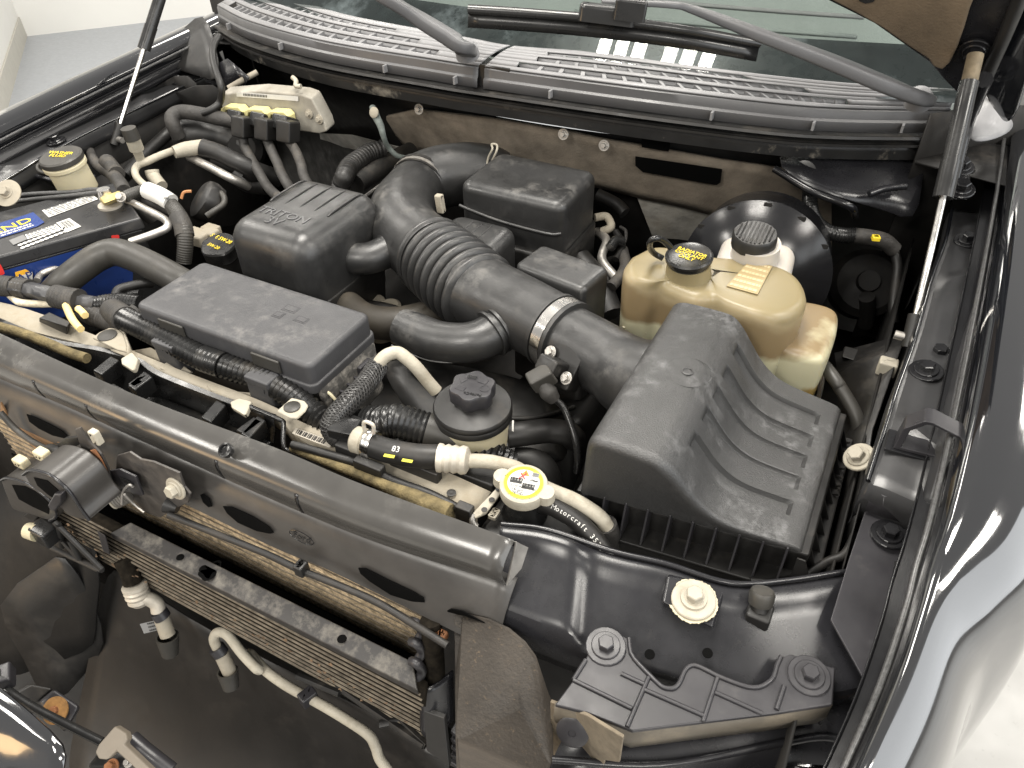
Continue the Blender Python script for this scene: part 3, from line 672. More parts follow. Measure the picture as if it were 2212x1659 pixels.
tube('elbow', [V((.075, .85, 1.028)), V((.045, .866, 1.028)), V((.01, .884, 1.028)), V((-.030, .915, 1.03)), V((-.062, .965, 1.028)), V((-.08, 1.02, 1.026)), V((-.088, 1.06, 1.025))], [.061, .0585, .058, .058, .0565, .054, .053], 'blk', t, seg=40, sub=8)
axe = V((-.1, .98, .08)).normalized(); ce = V((-.087, 1.055, 1.025))
for d, r_, m_ in ((-.018, .0555, 'blk'), (.0, .0565, 'dull'), (.012, .0585, 'dull')): ell(ce+axe*d, axe, r_, m_, 'collar_bead', .007)
ell(ce+axe*.006, axe, .0573, 'zinc', 'hose_clamp', .010)
rbox('clamp_screw_housing', q(11, 1530, 130, 1.065), (.1, 0, -1), (0, 1, 0), .016, .006, -.005, .006, 'rad', t, .003, .002)
tube('side_branch', qs(11, [(520, 455, 1.02), (620, 510, 1.02), (800, 565, 1.02), (950, 570, 1.022), (1090, 520, 1.025), (1150, 470, 1.028)]), [.036, .030, .0255, .025, .026, .03], 'blk', t, seg=28)
tube('branch_seam', qs(11, [(330, 640, .985), (440, 620, .985), (525, 560, .985), (700, 620, .985), (880, 665, .985), (1100, 625, .985), (1240, 690, .985)]), .0012, 'gry', t, seg=6)
hexa('vane', qs(11, [(830, 260, 1.02), (960, 270, 1.02), (960, 170, 1.02), (830, 140, 1.02)]), qs(11, [(830, 250, 1.05), (960, 260, 1.05), (960, 150, 1.05), (830, 120, 1.05)]), 'blk', t, .004)
t = thing('resonator_pipe', 'bent smooth black resonator pipe hanging below the intake duct', 'pipe')
rp = qs(11, [(1222, 1120, 1.0), (1330, 1165, 1.0), (1520, 1235, 1.004), (1720, 1250, 1.01), (1880, 1215, 1.015), (2000, 1140, 1.02), (2080, 1050, 1.025), (2120, 970, 1.03)])
tube('pipe', rp, [.027, .0285, .0285, .028, .029, .030, .031, .031], 'blk', t, seg=32)
tube('seam', [v+V((-.006, -.022, -.021)) for v in rp[:5]], .0011, 'gry', t, seg=6)
for s in (.0, 1.):
    c = rp[4].lerp(rp[5], .55+.4*s); ax2 = (rp[5]-rp[4]).normalized(); lathe('joint_rim', [(.029, -.003), (.0345, -.002), (.0345, .002), (.029, .003)], c, ax2, 'blk', t, 32)

# mass air flow sensor on the outlet pipe
t = thing('air_flow_sensor', 'black air flow sensor with taped cable on the intake outlet pipe', 'sensor')
bn = V((-.25, -.75, .6)).normalized(); bu = V((.93, -.3, 0)).normalized(); bu = (bu-bn*bu.dot(bn)).normalized(); bv = bn.cross(bu)
c = q(12, 510, 1420, 1.035)
rbox('flange', c, bu, bv, .024, .028, -.02, .004, 'dull', t, .004, .002, w=bn)
rbox('connector', q(12, 420, 1440, 1.04), bu, bv, .015, .011, -.012, .016, 'dull', t, .004, .003, w=bn)
rbox('plug', q(12, 330, 1530, 1.035), (-.6, -.5, -.4), (.7, -.7, 0), .016, .012, -.010, .010, 'hose', t, .004, .003)
bolt(q(12, 408, 1325, 1.045), bn, .0052, .0085, 'zinc', t, 'screw'); bolt(q(12, 535, 1535, 1.035), bn, .0052, .0085, 'zinc', t, 'screw')
tube('taped_cable', qs(22, [(340, 60, 1.03), (390, 140, 1.02), (440, 200, 1.01)]), [.009, .012, .008], 'tape', t, seg=12)
tube('cable', qs(22, [(440, 190, 1.01), (510, 260, 1.0), (570, 400, .985), (610, 540, .97), (625, 680, .95), (615, 780, .93)]), .0045, 'conv', t, seg=10)

# ================================================================== plenum and engine covers
t = thing('throttle_plenum', 'rounded black throttle plenum at the back of the engine', 'plenum')
tube('body', [ce+axe*.012, ce+V((.018, .045, .004)), ce+V((.055, .08, .004)), ce+V((.09, .105, .0)), ce+V((.115, .12, -.006))], [.056, .057, .057, .053, .044], 'blk', t, seg=36)
tube('spring_clip', qs(1, [(1905, 1330, 1.06), (1920, 1260, 1.075), (1950, 1200, 1.09), (1945, 1160, 1.095), (1985, 1165, 1.095), (1985, 1210, 1.09), (1950, 1290, 1.07)]), .002, 'white', t, seg=8)

def cover(name, label, cx, cy, hx, hy, z0, z1, r, top, mt='blk', rot=0):
    t = thing(name, label, 'cover')
    u = V((math.cos(rot), math.sin(rot), 0)); v = V((-u.y, u.x, 0))
    rbox('shell', V((cx, cy, 0)), u, v, hx, hy, z0, z1, mt, t, r, top)
    return t
t = cover('engine_cover', 'large rounded black engine cover with ribs and raised TRITON 3V lettering', -.126, .795, .082, .100, .985, 1.098, .036, .036)
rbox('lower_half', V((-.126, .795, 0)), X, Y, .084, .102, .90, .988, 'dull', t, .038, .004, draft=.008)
for k in range(5):
    x = -.184+.0285*k; tube('rib', [V((x, .785, 1.0965)), V((x, .80, 1.0985)), V((x, .855, 1.0985)), V((x, .872, 1.093))], .0018, 'blk', t, seg=8)
text('TRITON\n3V', V((-.132, .745, 1.0975)), X, Y, .026, 'cowlf', t, 'embossed_lettering', .001)
t = cover('cylinder_cover', 'broad dark ribbed cover box against the firewall', .128, 1.075, .098, .074, .97, 1.082, .022, .016)
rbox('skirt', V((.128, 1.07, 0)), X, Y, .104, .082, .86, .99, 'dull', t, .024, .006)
for k in range(6): box('skirt_rib', V((.05+.03*k, .985, .88)), V((.054+.03*k, .993, .975)), 'dull', t, .001)
tube('bead', [V((.032, 1.0, 1.04)), V((.07, .998, 1.035)), V((.12, .997, 1.03)), V((.20, .998, 1.028)), V((.222, 1.005, 1.03))], .003, 'blk', t, seg=8)
t = cover('small_cover', 'small domed black cover with grooved top beside the ribbed duct', .102, .925, .060, .048, .95, 1.045, .024, .020)
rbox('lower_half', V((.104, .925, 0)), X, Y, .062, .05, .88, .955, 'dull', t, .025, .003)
for k in range(3): box('groove_rib', V((.085+.017*k, .905, 1.0435)), V((.088+.017*k, .952, 1.0462)), 'blk', t, .001)
t = cover('coil_cover', 'plain black slab-topped cover between intake duct and coolant tank', .292, .853, .060, .036, .93, 1.072, .012, .009, 'blk', -.16)
tube('side_boss', [V((.26, .82, .985)), V((.285, .805, .98))], [.03, .026], 'blk', t, seg=24, sub=2)
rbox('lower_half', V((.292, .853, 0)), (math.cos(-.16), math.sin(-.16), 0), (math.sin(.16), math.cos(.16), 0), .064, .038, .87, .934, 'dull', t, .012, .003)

# engine block mass deep below
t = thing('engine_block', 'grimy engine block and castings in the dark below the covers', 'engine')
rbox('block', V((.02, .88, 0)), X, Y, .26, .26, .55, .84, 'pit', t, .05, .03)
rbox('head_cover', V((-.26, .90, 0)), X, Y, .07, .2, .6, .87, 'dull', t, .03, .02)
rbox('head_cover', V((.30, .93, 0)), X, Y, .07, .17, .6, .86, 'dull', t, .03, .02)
for (x, y, z, r_) in ((740, 640, .93, .022), (800, 655, .92, .026), (840, 660, .93, .02), (720, 615, .92, .018)):
    c = p(x, y, z); lathe('casting', [(r_, -.08), (r_, -.004), (r_*.8, 0), (0, .002)], c, (0, -.25, 1), 'rad', t, 20)
for a, b, r_ in (((690, 620), (830, 600), .010), ((760, 660), (900, 690), .012), ((650, 640), (700, 600), .008), ((1240, 600), (1330, 560), .008)):
    tube('casting_rib', [p(*a, .93), p((a[0]+b[0])/2, (a[1]+b[1])/2-6, .94), p(*b, .93)], r_, 'pit', t, seg=10)
# wiring and fittings behind the small covers
for k, (pts, r_, m_) in enumerate((([(1290, 500, .95), (1310, 520, .96), (1300, 560, .95), (1330, 600, .94)], .008, 'zinc'), ([(1285, 470, .98), (1310, 468, .98), (1320, 490, .97), (1300, 500, .96)], .0075, 'rad'),
        ([(1330, 560, .95), (1345, 530, .96), (1330, 500, .97)], .006, 'pit'), ([(1320, 620, .94), (1350, 580, .95), (1345, 540, .95)], .010, 'tape'), ([(1250, 560, .95), (1290, 610, .93), (1320, 680, .9)], .022, 'rub'), ([(1290, 420, .99), (1330, 440, .98), (1350, 460, .97)], .012, 'dull'),
        ([(1340, 490, .96), (1352, 500, .96), (1348, 525, .95), (1330, 520, .95)], .003, 'tape'), ([(1318, 535, .97), (1330, 520, .975), (1345, 522, .97)], .009, 'conv'))):
    w_ = thing('wiring_loom' if r_ < .012 else 'heater_hose', ['pale metal fuel line elbow behind the coil cover', 'short bent pipe stub beside the broad cover', 'thin dark cable below the foil panel', 'cloth taped loom beside the coolant tank', 'thick dusty hose behind the coil cover', 'dull black hose end under the felt edge', 'looped thin wire by the fuel rail', 'black plug on the fuel rail'][k], 'hose' if r_ >= .012 else 'cable')
    tube('run', ps(pts), r_, m_, w_, seg=12)

# ================================================================== coolant tank
tk = bpy.data.materials.new('stained_coolant_tank'); tk.use_nodes = True; MATS['tk'] = tk; nt = tk.node_tree; N = nt.nodes; L = nt.links; b_ = N['Principled BSDF']
tc = N.new('ShaderNodeTexCoord'); sp = N.new('ShaderNodeSeparateXYZ'); L.new(tc.outputs['Object'], sp.inputs[0])
nz = N.new('ShaderNodeTexNoise'); nz.inputs['Scale'].default_value = 12; nz.inputs['Detail'].default_value = 8; L.new(tc.outputs['Object'], nz.inputs[0])
ad = N.new('ShaderNodeMath'); ad.operation = 'MULTIPLY_ADD'; L.new(nz.outputs[0], ad.inputs[0]); ad.inputs[1].default_value = .06; L.new(sp.outputs[2], ad.inputs[2])
rp_ = N.new('ShaderNodeValToRGB'); mr = N.new('ShaderNodeMapRange'); mr.inputs[1].default_value = .93; mr.inputs[2].default_value = 1.13; L.new(ad.outputs[0], mr.inputs[0]); L.new(mr.outputs[0], rp_.inputs[0])
cr = rp_.color_ramp; cr.elements[0].position = 0; cr.elements[0].color = (.26, .18, .06, 1); cr.elements[1].position = 1; cr.elements[1].color = (.20, .165, .09, 1)
for pos, c4 in ((.36, (.27, .19, .065, 1)), (.40, (.46, .445, .31, 1)), (.59, (.48, .455, .31, 1)), (.64, (.205, .15, .08, 1)), (.81, (.215, .16, .088, 1)), (.875, (.29, .235, .14, 1)), (.93, (.215, .175, .095, 1))):
    e = cr.elements.new(pos); e.color = c4
L.new(rp_.outputs[0], b_.inputs['Base Color']); b_.inputs['Roughness'].default_value = .38
b_.inputs['Subsurface Weight'].default_value = .1; b_.inputs['Subsurface Radius'].default_value = (.03, .02, .008); b_.inputs['Subsurface Scale'].default_value = 1
M['tk'] = tk
t = thing('coolant_tank', 'stained amber translucent coolant tank beside the brake fluid reservoir', 'tank')
ol = [(.377, .90), (.379, .868), (.395, .843), (.42, .840), (.437, .848), (.455, .842), (.49, .836), (.512, .845), (.535, .838), (.575, .834), (.60, .842), (.62, .87), (.622, .905), (.605, .945), (.575, .965), (.52, .963), (.48, .952), (.43, .948), (.395, .938)]
O_ = spline([V((a, b, 0)) for a, b in ol]+[V((*ol[0], 0))], 5)[:-1]; cc = sum(O_, V())/len(O_)
def tr_(z, ins): return [V((v.x, v.y, z))+(V((cc.x, cc.y, 0))-V((v.x, v.y, 0))).normalized()*ins for v in O_]
rings = [tr_(.90, .010), tr_(.97, .003), tr_(1.05, 0), tr_(1.073, 0)]
for k in range(1, 7): a = math.radians(15*k); rings.append(tr_(1.073+.016*math.sin(a), .016*(1-math.cos(a))))
rings.append(tr_(1.0905, .04)); rings.append(tr_(1.0915, .065))
ring_loft('tank_body', rings, 'tk', t)
ol2 = [V((.58, .90, 0)), V((.592, .868, 0)), V((.62, .855, 0)), V((.655, .856, 0)), V((.668, .875, 0)), V((.668, .95, 0)), V((.655, .985, 0)), V((.61, .985, 0)), V((.585, .96, 0))]
O2 = spline(ol2+[ol2[0]], 5)[:-1]; c2 = sum(O2, V())/len(O2)
def tr2(z, ins): return [V((v.x, v.y, z))+(c2-v).normalized()*ins for v in O2]
rg = [tr2(.90, .006), tr2(.99, 0), tr2(1.018, 0)]
for k in range(1, 7): a = math.radians(15*k); rg.append(tr2(1.018+.014*math.sin(a), .014*(1-math.cos(a))))
rg.append(tr2(1.033, .03)); ring_loft('side_lobe', rg, 'tk', t)
def circ(z, k): return [V((c2.x+(v.x-c2.x)*k, c2.y+(v.y-c2.y)*k, z)) for v in O2]
ring_loft('bottom_rim', [circ(.905, 1.03), circ(.905, 1.14), circ(.921, 1.16), circ(.924, 1.12), circ(.918, 1.03)], 'ivory', t, False)
rbox('hose_spout', q(13, 470, 1280, .98), X, Y, .012, .008, -.03, .02, 'tk', t, .004, .004)
capc = V((.4645, .880, 1.118)); cax = V((-.06, -.10, 1)).normalized()
lathe('neck', [(.033, -.034), (.030, -.024), (.029, -.01)], capc, cax, 'tk', t, 32)
cp = lathe('cap', [(.026, -.022), (.0275, -.02), (.0275, -.005), (.0315, -.003), (.0318, .001), (.029, .003), (.027, .0018), (0, .0018)], capc, cax, 'conv', t, 40)
tu = V((-.45, .75, 0)); tr_x = V((.97, -.06, 0)).normalized()
text('RADIATOR\nCOOLANT\nONLY', capc+cax*.0018, (.80, -.20, .05), (.25, .95, .12), .0088, 'yel', cp, 'lettering', .0002)
tube('cap_strap', qs(12, [(1370, 480, 1.125), (1320, 430, 1.14), (1260, 408, 1.15), (1212, 430, 1.145), (1205, 480, 1.125), (1240, 530, 1.105), (1310, 570, 1.098)]), .0042, 'conv', t, seg=8)
lp = qs(12, [(1820, 800, 1.0915), (2070, 868, 1.0915), (2190, 640, 1.0915), (2010, 590, 1.0915)])
patch('warning_plate', lp, mat('raised_tan_plate', (.29, .225, .115), .45, var=.1), t, .001, .0008)
lines(lp[3], lp[2], lp[1], lp[0], 6, mat('raised_tan_print', (.42, .34, .20), .45), t, 'raised_print')
fc = V((.408, .8415, 1.0)); fn = V((0, -1, 0))
text('COLD FILL\nRANGE', V((.412, .843, .988)), X, Z, .010, 'cream', t, 'raised_lettering', .0004)
for z in (.975, 1.003): tube('level_mark', [V((.395, .8435, z)), V((.43, .8445, z))], .0012, 'cream', t, seg=6, sub=1)
t = thing('overflow_hose', 'grey rubber hose from coolant tank lobe curving down to the apron', 'hose')
tube('hose', qs(13, [(545, 1390, .985), (610, 1450, .99), (700, 1570, .985)])+qs(23, [(730, 110, .98), (810, 240, .97), (860, 350, .96), (875, 460, .945)]), .009, 'hose', t, seg=14)
tube('nipple', qs(13, [(530, 1340, .983), (580, 1420, .985)]), .006, 'ivory', t, seg=12)

# ================================================================== brakes
t = thing('brake_booster', 'round glossy black brake booster behind the white reservoir', 'booster')
bc = V((.525, 1.075, .998)); bax = V((.06, -.97, .18)).normalized()
lathe('shell', [(.110, -.09), (.113, -.02), (.116, -.015), (.116, -.006), (.111, -.002), (.105, .004), (.092, .014), (.072, .028), (.058, .032), (.04, .045), (0, .045)], bc, bax, 'satin', t, 56)
for k in range(6):
    a = math.radians(20+28*k); u = bax.orthogonal().normalized(); v = bax.cross(u); d = Z-bax*Z.dot(bax); d.normalize(); e = bax.cross(d)
    c = bc+(d*math.cos(a-1.3)+e*math.sin(a-1.3))*.111-bax*.002
    rbox('crimp_tab', c, e, d, .006, .003, -.002, .003, 'pit', t, .001, .001)
t = thing('brake_reservoir', 'white brake fluid reservoir with ribbed black cap', 'reservoir')
rbox('body', V((.535, .985, 0)), (1, .1, 0), (-.1, 1, 0), .053, .048, .97, 1.088, 'ivory', t, .022, .02)
lathe('neck', [(.034, 0), (.032, .02), (.032, .03)], V((.535, .972, 1.082)), (0, -.12, 1), 'ivory', t, 32)
kp = lathe('cap', [(.0285, 0), (.030, .002), (.030, .018), (.028, .0215), (0, .022)], V((.530, .968, 1.106)), (0, -.12, 1), 'dull', t, 40, 35, lambda a: .02*(math.sin(20*a) > 0))
for k in range(-4, 5):
    h = math.sqrt(max(0, .026**2-(k*.0055)**2))
    if h > .004: tube('cap_rib', [V((.530+k*.0055, .966-h, 1.1275-.12*h)), V((.530+k*.0055, .966+h, 1.1275+.12*h))], .0013, 'dull', kp, seg=6, sub=1)
t = thing('inner_apron_can', 'dim round grey canister deep beside the brake booster', 'canister')
lathe('can', [(.06, -.05), (.062, 0), (.05, .012), (.02, .016), (.018, .03), (0, .03)], q(13, 935, 770, .9), (.1, -.7, .6), 'pit', t, 32)
tube('stem', qs(13, [(940, 880, .91), (945, 980, .88), (930, 1100, .84)]), .013, 'pit', t)

# ================================================================== power steering reservoir
t = thing('steering_fluid_reservoir', 'pale round steering fluid reservoir with lobed black cap', 'reservoir')
pc = V((.300, .578, 1.022))
lathe('cup', [(.035, -.12), (.038, -.10), (.0435, -.03), (.0445, -.008), (.0445, 0)], pc, Z, 'cream', t, 40)
lathe('rim_disc', [(.044, -.012), (.0485, -.010), (.0487, -.004), (.0475, -.002), (.0487, 0), (.0487, .004), (.047, .0065), (.044, .007), (.036, .009), (.022, .013), (.02, .014), (.019, .016)], pc, Z, 'dull', t, 56)
cpk = lathe('cap', [(.0225, .012), (.0235, .014), (.0265, .018), (.0268, .033), (.0255, .0352), (.0235, .0355), (0, .0350)], pc+V((.0, .002, 0)), Z, 'brkt', t, 72, 40, lambda a: .075*math.cos(6*a))
cu_ = V((-.97, -.22, 0)); cv_ = V((.22, -.97, 0))
text('FoMoCo', pc+V((.0085, -.0125, .0352)), cu_, cv_, .0062, 'tube', cpk, 'raised_lettering', .0003)
for (dx, dy, w_, h_) in ((.008, .014, .006, .004), (-.010, -.009, .006, .004)): box('raised_icon', pc+V((dx-w_, dy-h_, .0350)), pc+V((dx+w_, dy+h_, .0360)), 'brkt', cpk, .0004)
prism('raised_triangle', [pc+V((-.0205, .006, .035)), pc+V((-.010, .0085, .035)), pc+V((-.0135, -.001, .035))], Z*.0009, 'brkt', cpk, .0003)
lathe('raised_emblem', [(.0062, 0), (.0062, .0009), (.0052, .0009), (.005, .0003), (0, .0003)], pc+V((.0165, .003, .0349)), Z, 'brkt', cpk, 24)
lines(pc+V((-.013, .0165, .0345)), pc+V((.0, .0185, .0345)), pc+V((.0, .0115, .0345)), pc+V((-.013, .0095, .0345)), 2, 'tube', cpk, 'raised_print')
t = thing('return_hose', 'black hose with white band leaving the steering fluid reservoir', 'hose')
tube('hose', qs(22, [(60, 490, .96), (200, 470, .96), (380, 450, .955), (540, 470, .95), (600, 520, .93)]), .0165, 'rub', t, seg=18)
tube('white_band', qs(22, [(98, 470, .961), (112, 470, .961)]), .0172, 'wht', t, seg=18, sub=1)
t = thing('return_pipe', 'dusty curved hose below the reservoir near the air cleaner', 'hose')
tube('hose', qs(22, [(120, 690, .93), (260, 700, .93), (360, 770, .92), (400, 900, .9)]), .018, 'rub', t, seg=16)
t = thing('fan_shroud', 'black fan shroud moulding behind the radiator', 'shroud')
sheet('panel', [[p(800, 760, .95), p(860, 860, .94), p(940, 960, .93)], [p(1000, 790, .95), p(1060, 900, .94), p(1120, 990, .92)], [p(1200, 830, .93), p(1220, 920, .92), p(1240, 1010, .9)]], 'dull', t, .003, 2)
sheet('lower_curve', [[p(770, 830, .92), p(820, 900, .92), p(900, 980, .9)], [p(700, 800, .9), p(740, 880, .9), p(800, 960, .88)]], 'dull', t, .003, 2)
tube('shroud_lip', ps([(880, 790, .955), (1000, 880, .95), (1130, 905, .94), (1240, 880, .92)]), .004, 'dull', t, seg=8)
t = thing('inner_shield', 'grey plastic splash shield behind the air cleaner tray', 'shield')
sheet('floor_shield', [[V((.60, .36, .74)), V((.88, .36, .74))], [V((.60, .8, .74)), V((.88, .8, .74))], [V((.60, 1.35, .76)), V((.88, 1.35, .76))]], 'pit', t, .002)
sheet('shield', [[V((.42, .56, .86)), V((.52, .52, .8))], [V((.40, .75, .86)), V((.5, .8, .82))], [V((.42, .95, .85)), V((.6, 1.0, .8))]], 'pit', t, .002)
t = thing('splash_guard', 'black ribbed splash panel between air cleaner and fender rail', 'panel')
sheet('panel', [[q(23, 560, 1500, .86), q(23, 850, 1250, .95)], [q(23, 720, 560, .93), q(23, 980, 440, .985)], [q(13, 700, 1480, .94), q(13, 1200, 1320, 1.0)], [q(13, 680, 1330, .93), q(13, 1250, 1180, .985)]], 'dull', t, .002)
for k in range(7): tube('panel_rib', qs(23, [(700-14*k, 540+70*k, .945), (800-14*k, 545+70*k, .965)]), .0014, 'gry' if k == 9 else 'dull', t, seg=6, sub=1)
hexa('socket', qs(13, [(735, 1360, .93), (860, 1400, .93), (915, 1310, .93), (760, 1275, .93)]), qs(13, [(735, 1360, .95), (860, 1400, .95), (915, 1310, .95), (760, 1275, .95)]), 'dull', t, .003)
rbox('white_clip', q(13, 1110, 1430, .99), X, Y, .012, .01, -.012, .008, 'white', t, .003, .003)
bolt(q(23, 880, 665, .99), (-.5, -.35, .8), .0095, .0185, 'white', t)
# ================================================================== dark underside of the bay
t = thing('undertray', 'dark dirty tray and chassis floor at the bottom of the bay', 'tray')
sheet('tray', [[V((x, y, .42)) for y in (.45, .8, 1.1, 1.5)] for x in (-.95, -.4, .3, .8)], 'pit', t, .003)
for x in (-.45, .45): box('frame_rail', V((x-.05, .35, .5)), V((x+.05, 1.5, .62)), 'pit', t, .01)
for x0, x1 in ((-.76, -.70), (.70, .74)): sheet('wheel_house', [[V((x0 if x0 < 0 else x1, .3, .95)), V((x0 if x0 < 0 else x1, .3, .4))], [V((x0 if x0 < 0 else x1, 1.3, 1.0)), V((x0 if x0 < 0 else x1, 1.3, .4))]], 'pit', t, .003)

# ================================================================== radiator support
t = thing('radiator_support', 'black upper radiator support panel with slotted front face', 'support')
UPP = ps([(-60, 693, 1.047), (0, 720, 1.047), (285, 850, 1.047), (592, 966, 1.047), (782, 1046, 1.047), (1104, 1164, 1.047)])
LOW = ps([(-60, 792, .996), (0, 818, .996), (148, 880, .996), (322, 960, .996), (592, 1081, .996), (808, 1170, .996), (1069, 1255, .996)])
PL = ps([(-80, 880, .93), (0, 905, .93), (376, 1078, .93), (592, 1183, .93), (728, 1240, .93), (985, 1366, .935)])
N_ = 56
rows = []
xs_ = [-.74+(.455+.74)*i/N_ for i in range(N_+1)]
def at_x(L_, x):
    for a, b in zip(L_[:-1], L_[1:]):
        if a.x <= x <= b.x: return a.lerp(b, (x-a.x)/(b.x-a.x))
    return V((x, L_[0].y, L_[0].z)) if x < L_[0].x else V((x, L_[-1].y, L_[-1].z))
LS, US, PS_ = spline(LOW, 8), spline(UPP, 8), spline(PL, 8)
face = []
for x in xs_:
    l, u_, b = at_x(LS, x), at_x(US, x), at_x(PS_, x); l.x = u_.x = b.x = x
    face.append([l+V((0, .010, .006)), l+V((0, -.004, -.006)), l.lerp(b, .35)+V((0, -.004, 0)), l.lerp(b, .72)+V((0, -.004, 0)), b+V((0, -.003, .006)), b+V((0, .004, 0)), b+V((0, .02, -.004))])
sheet('front_face', face, 'face', t, .002)
# rounded bar on top
bar = thing('crossbar', 'long dusty rounded black crossbar along the radiator support', 'bar')
bx = [-.74+(.447+.74)*i/N_ for i in range(N_+1)]
rows = []
for x in bx:
    l, u_ = at_x(LS, x), at_x(US, x); l.x = u_.x = x
    c = u_.lerp(l, .5)+V((0, .012, -.004)); row = [u_+V((0, .004, -.012))]
    m_ = u_.lerp(l, .5); d_ = (l-u_); nb_ = V((0, d_.z, -d_.y)).normalized(); nb_ = nb_ if nb_.y < 0 else -nb_
    for k in range(9):
        s = k/8; row.append(u_.lerp(l, s)+nb_*.017*math.sin(math.pi*s))
    row.append(l+V((0, .012, .002))); rows.append(row)
sheet('bar_shell', rows, 'bar', bar, .0022)
for x in (-.23, -.13, .085, .20):                            # band wraps round the bar
    l, u_ = at_x(LS, x), at_x(US, x); d_ = l-u_; nb_ = V((0, d_.z, -d_.y)).normalized(); nb_ = nb_ if nb_.y < 0 else -nb_
    sheet('band_mark', [[V((x+e, 0, 0))+V((0, (u_.lerp(l, s)+nb_*(.017*math.sin(math.pi*s)+.0006)).y, (u_.lerp(l, s)+nb_*(.017*math.sin(math.pi*s)+.0006)).z)) for s in (.55, .68, .8, .9, 1)] for e in (0, .0045)], 'satin', bar, .0006)
c = q(20, 1800, 635, 1.046); lathe('bar_hole', [(.008, -.004), (.0085, .0025), (.0065, .003), (.006, -.001), (0, -.002)], c+V((0, .004, .002)), (0, -.5, .85), 'conv', bar, 20)
l, u_ = at_x(LS, .447), at_x(US, .447)
prism('end_tab', [u_+V((.0, .002, -.004)), l+V((0, .0, .002)), l+V((.007, .018, .012)), u_+V((.008, .012, -.02))], V((.002, 0, 0)), 'zinc', bar, .0004)
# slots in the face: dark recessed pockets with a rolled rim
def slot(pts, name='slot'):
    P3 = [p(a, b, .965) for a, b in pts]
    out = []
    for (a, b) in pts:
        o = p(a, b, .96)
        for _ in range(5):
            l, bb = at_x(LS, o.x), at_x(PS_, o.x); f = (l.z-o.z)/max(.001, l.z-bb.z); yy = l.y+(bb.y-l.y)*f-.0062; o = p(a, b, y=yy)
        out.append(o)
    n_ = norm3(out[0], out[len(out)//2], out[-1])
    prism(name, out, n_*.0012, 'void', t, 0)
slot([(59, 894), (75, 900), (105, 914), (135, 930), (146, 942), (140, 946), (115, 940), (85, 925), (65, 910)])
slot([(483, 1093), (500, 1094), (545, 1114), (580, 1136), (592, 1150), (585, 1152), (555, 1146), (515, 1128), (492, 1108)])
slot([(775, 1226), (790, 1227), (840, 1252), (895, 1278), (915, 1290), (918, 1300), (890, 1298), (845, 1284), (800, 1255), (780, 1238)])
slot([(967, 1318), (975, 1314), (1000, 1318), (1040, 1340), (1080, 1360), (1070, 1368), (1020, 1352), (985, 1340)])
slot([(434, 1068), (440, 1066), (453, 1076), (459, 1093), (452, 1095), (440, 1084)])
def on_face(a, b):
    o = p(a, b, .96)
    for _ in range(5):
        l, bb = at_x(LS, o.x), at_x(PS_, o.x); f = (l.z-o.z)/max(.001, l.z-bb.z); o = p(a, b, y=l.y+(bb.y-l.y)*f-.0045)
    return o
f0 = on_face(652, 1160); fx = (on_face(690, 1177)-on_face(620, 1144)).normalized(); fu = norm3(on_face(620, 1144), on_face(690, 1177), on_face(660, 1150)).cross(fx); fnn = fx.cross(fu)
text('Ford', f0, fx, fu, .011, 'satin', t, 'stamped_emblem', .0003, 1.15)
tube('stamped_oval', [f0+fx*.0165*math.cos(a*.2618)+fu*.0072*math.sin(a*.2618)+fnn*.0008 for a in range(25)], .0005, 'satin', t, seg=5, sub=1, caps=False)
# right-hand deck
rear = [(1080, 1140, 1.0), (1180, 1152, 1.0), (1322, 1199, 1.0), (1437, 1226, 1.0), (1575, 1268, .996), (1700, 1262, .99), (1850, 1240, .985), (1950, 1240, .98)]
frnt = [(1080, 1340, .962), (1193, 1386, .955), (1290, 1420, .955), (1450, 1460, .955), (1600, 1500, .955), (1760, 1500, .955), (1870, 1480, .955), (1960, 1420, .955)]
Rr, Fr = spline(ps(rear), 6), spline(ps(frnt), 6); n = len(Rr)
rows = []
for i in range(n):
    a, b = Rr[i], Fr[i]; row = [a+V((0, .008, -.012)), a+V((0, .002, .002))]
    for k in range(1, 12):
        s = k/12; o = a.lerp(b, s)
        rg_ = .50+.02*s                                       # diagonal step
        o = o+Z*(.012*(1-smooth01((o.x-(rg_-.012*(1-s)))/.02)) + .010*math.sin(math.pi*s)*0 - .010*smooth01((o.x-.60)/.02)*0)
        if s < .25: o = o+Z*.004*math.sin(s/.25*math.pi)
        row.append(o)
    row += [b, b+V((0, -.002, -.012)), b+V((0, .004, -.05))]
    rows.append(row)
sheet('deck', rows, 'supp', t, .002, 1)
tube('deck_lip', [v+V((0, .003, .003)) for v in Rr[:-6]], .003, 'supp', t, seg=8, sub=1)
hexa('bolt_pad', qs(32, [(1290, 330, .990), (1720, 550, .986), (1830, 200, .988), (1340, 90, .994)]), qs(32, [(1300, 325, .9985), (1715, 535, .9945), (1820, 205, .9965), (1345, 100, 1.0025)]), 'supp', t, .003)
for (x, y) in ((1670, 735), (1205, 745)): lathe('hole', [(.0050, 0), (.0048, .0008), (0, .0008)], q(32, x, y, .978), (0, -.25, 1), 'void', t, 20)
